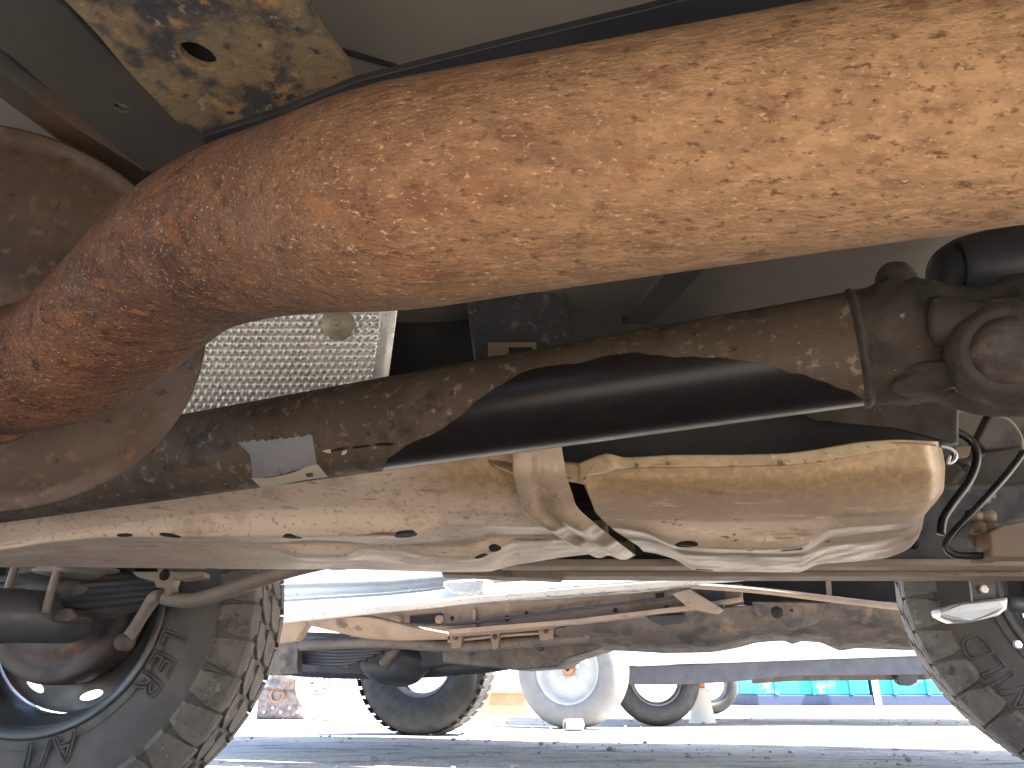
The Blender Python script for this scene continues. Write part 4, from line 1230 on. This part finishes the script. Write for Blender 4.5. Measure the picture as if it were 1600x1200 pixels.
# turquoise skips with dark blue foot bands
for i, (xa, xb) in enumerate(((1186, 1362), (1374, 1640))):
    lab = ('turquoise metal skip with dark blue foot band, beside the white post', 'long turquoise metal skip with dark blue foot band, behind the lettered tyre')[i]
    Y = 13.0
    a, b = P(xa, 1100, Y).x, P(xb, 1100, Y).x
    B_ = thing('metal_skip', ((a + b) / 2, Y, 0), lab, 'skip', 'skips across the yard')
    box('skip_body', (a, Y, .16), (b, Y + 1.8, 1.35), 'blue', B_, .02)
    box('foot_band', (a - .02, Y - .03, .0), (b + .02, Y + 1.8, .155), 'navyband', B_, .01)
    n = 3 if i == 0 else 5
    for k in range(n):
        x = a + (b - a) * (k + .5) / n
        box('stiffener', (x - .025, Y - .035, .16), (x + .025, Y - .002, 1.3), 'blue', B_, .006)
wp = P(1368, 1100, 12.9).x
o = lathe('yard_post', [(.055, 0), (.05, .03), (.05, 1.9), (.06, 1.92), (.0001, 1.95)], (wp, 12.8, 0), (0, 0, 1), 'wall', None, 20)
tag(o, 'white round post between the two turquoise skips', 'post')

# pale scrap wheel hub and oily engine part at the left
g = ground_at(498, 1126)
SW = thing('scrap_hub', tuple(g), 'sunlit pale brake disc and hub standing on the ground', 'hub')
ax3 = Vector((.25, .97, 0)).normalized()
c3 = Vector((g.x, g.y, .30))
lathe('brake_disc', [(.09, -.02), (.10, -.045), (.135, -.045), (.14, -.02), (.24, -.018), (.25, -.01), (.25, .012), (.24, .018), (.05, .02)], c3, ax3, 'pale_scrap', SW, 48)
lathe('hub_face', [(.0001, -.06), (.035, -.06), (.04, -.045), (.09, -.043), (.092, -.02)], c3, ax3, 'pale_scrap', SW, 32)
x_, y_, _ = frame_of(ax3)
for k in range(5):
    t = R(72 * k)
    bolt('hub_stud', c3 + (x_ * math.cos(t) + y_ * math.sin(t)) * .068 - ax3 * .043, -ax3, .009, .03, 'dark_scrap', SW)
prism('dust_shield', [c3 + ax3 * .03 + (x_ * math.cos(R(t)) + y_ * math.sin(R(t))) * rr for t, rr in [(60, .28), (90, .30), (120, .30), (160, .31), (200, .30), (235, .30), (235, .2), (200, .2), (160, .2), (120, .2), (60, .2)]], ax3 * .02, 'wall', SW, .004)
box('hub_foot', (g.x - .12, g.y - .02, 0), (g.x + .10, g.y + .16, .06), 'pale_scrap', SW, .01)
g = ground_at(440, 1124)
EP = thing('scrap_engine', tuple(g), 'oily dark engine block scrap lying beside the pale hub', 'engine scrap')
box('block', (g.x - .24, g.y, .0), (g.x + .20, g.y + .35, .27), 'dark_scrap', EP, .03)
blob('casting', (g.x + .02, g.y + .06, .33), .20, .16, .11, 'dark_scrap', EP, .2)
for k in range(5):
    bolt('block_bolt', (g.x - .16 + .075 * k, g.y - .001, .06 + .035 * (k % 2)), (0, -1, 0), .014, .02, 'pale_scrap', EP)
lathe('port', [(.05, -.02), (.065, -.02), (.07, .02)], (g.x - .06, g.y, .20), (0, 1, 0), 'rust_hub', EP, 24)
# terracotta crate parts between the wheels
g = ground_at(772, 1120)
for i, (dx, dy, w, h, rz, lab) in enumerate(((0.13, .25, .42, .24, .15, 'orange plastic crate lying behind the off road tyre'), (-0.12, .05, .10, .44, -.35, 'thin orange board leaning beside the crate'))):
    me = None
    C_ = thing('orange_crate' if i == 0 else 'orange_board', (g.x + dx, g.y + dy, 0), lab, 'crate' if i == 0 else 'board')
    th = .3 if i == 0 else .03
    x0_, y0_ = g.x + dx, g.y + dy
    if i == 0:
        for (a, b, c_, d_) in ((-w / 2, 0, w / 2, .015), (-w / 2, th - .015, w / 2, th), (-w / 2, .015, -w / 2 + .015, th - .015), (w / 2 - .015, .015, w / 2, th - .015)):
            box('crate_wall', (x0_ + a, y0_ + b, .0), (x0_ + c_, y0_ + d_, h), 'orange', C_, .003)
        box('crate_rim', (x0_ - w / 2 - .01, y0_ - .012, h - .03), (x0_ + w / 2 + .01, y0_ - .001, h), 'orange', C_, .003)
    else:
        prism('board', [(x0_ - .05, y0_, 0), (x0_ + .03, y0_, 0), (x0_ + .14, y0_, h), (x0_ + .07, y0_, h)], (0, th, 0), 'orange', C_, .003)

# white wall added so the view beyond the yard burns out
box_w = box('backdrop_wall', (-40, 24, 0), (40, 24.3, 2.6), 'wall', None, .02)
tag(box_w, 'long white wall added as a bright backdrop to the yard', 'wall')
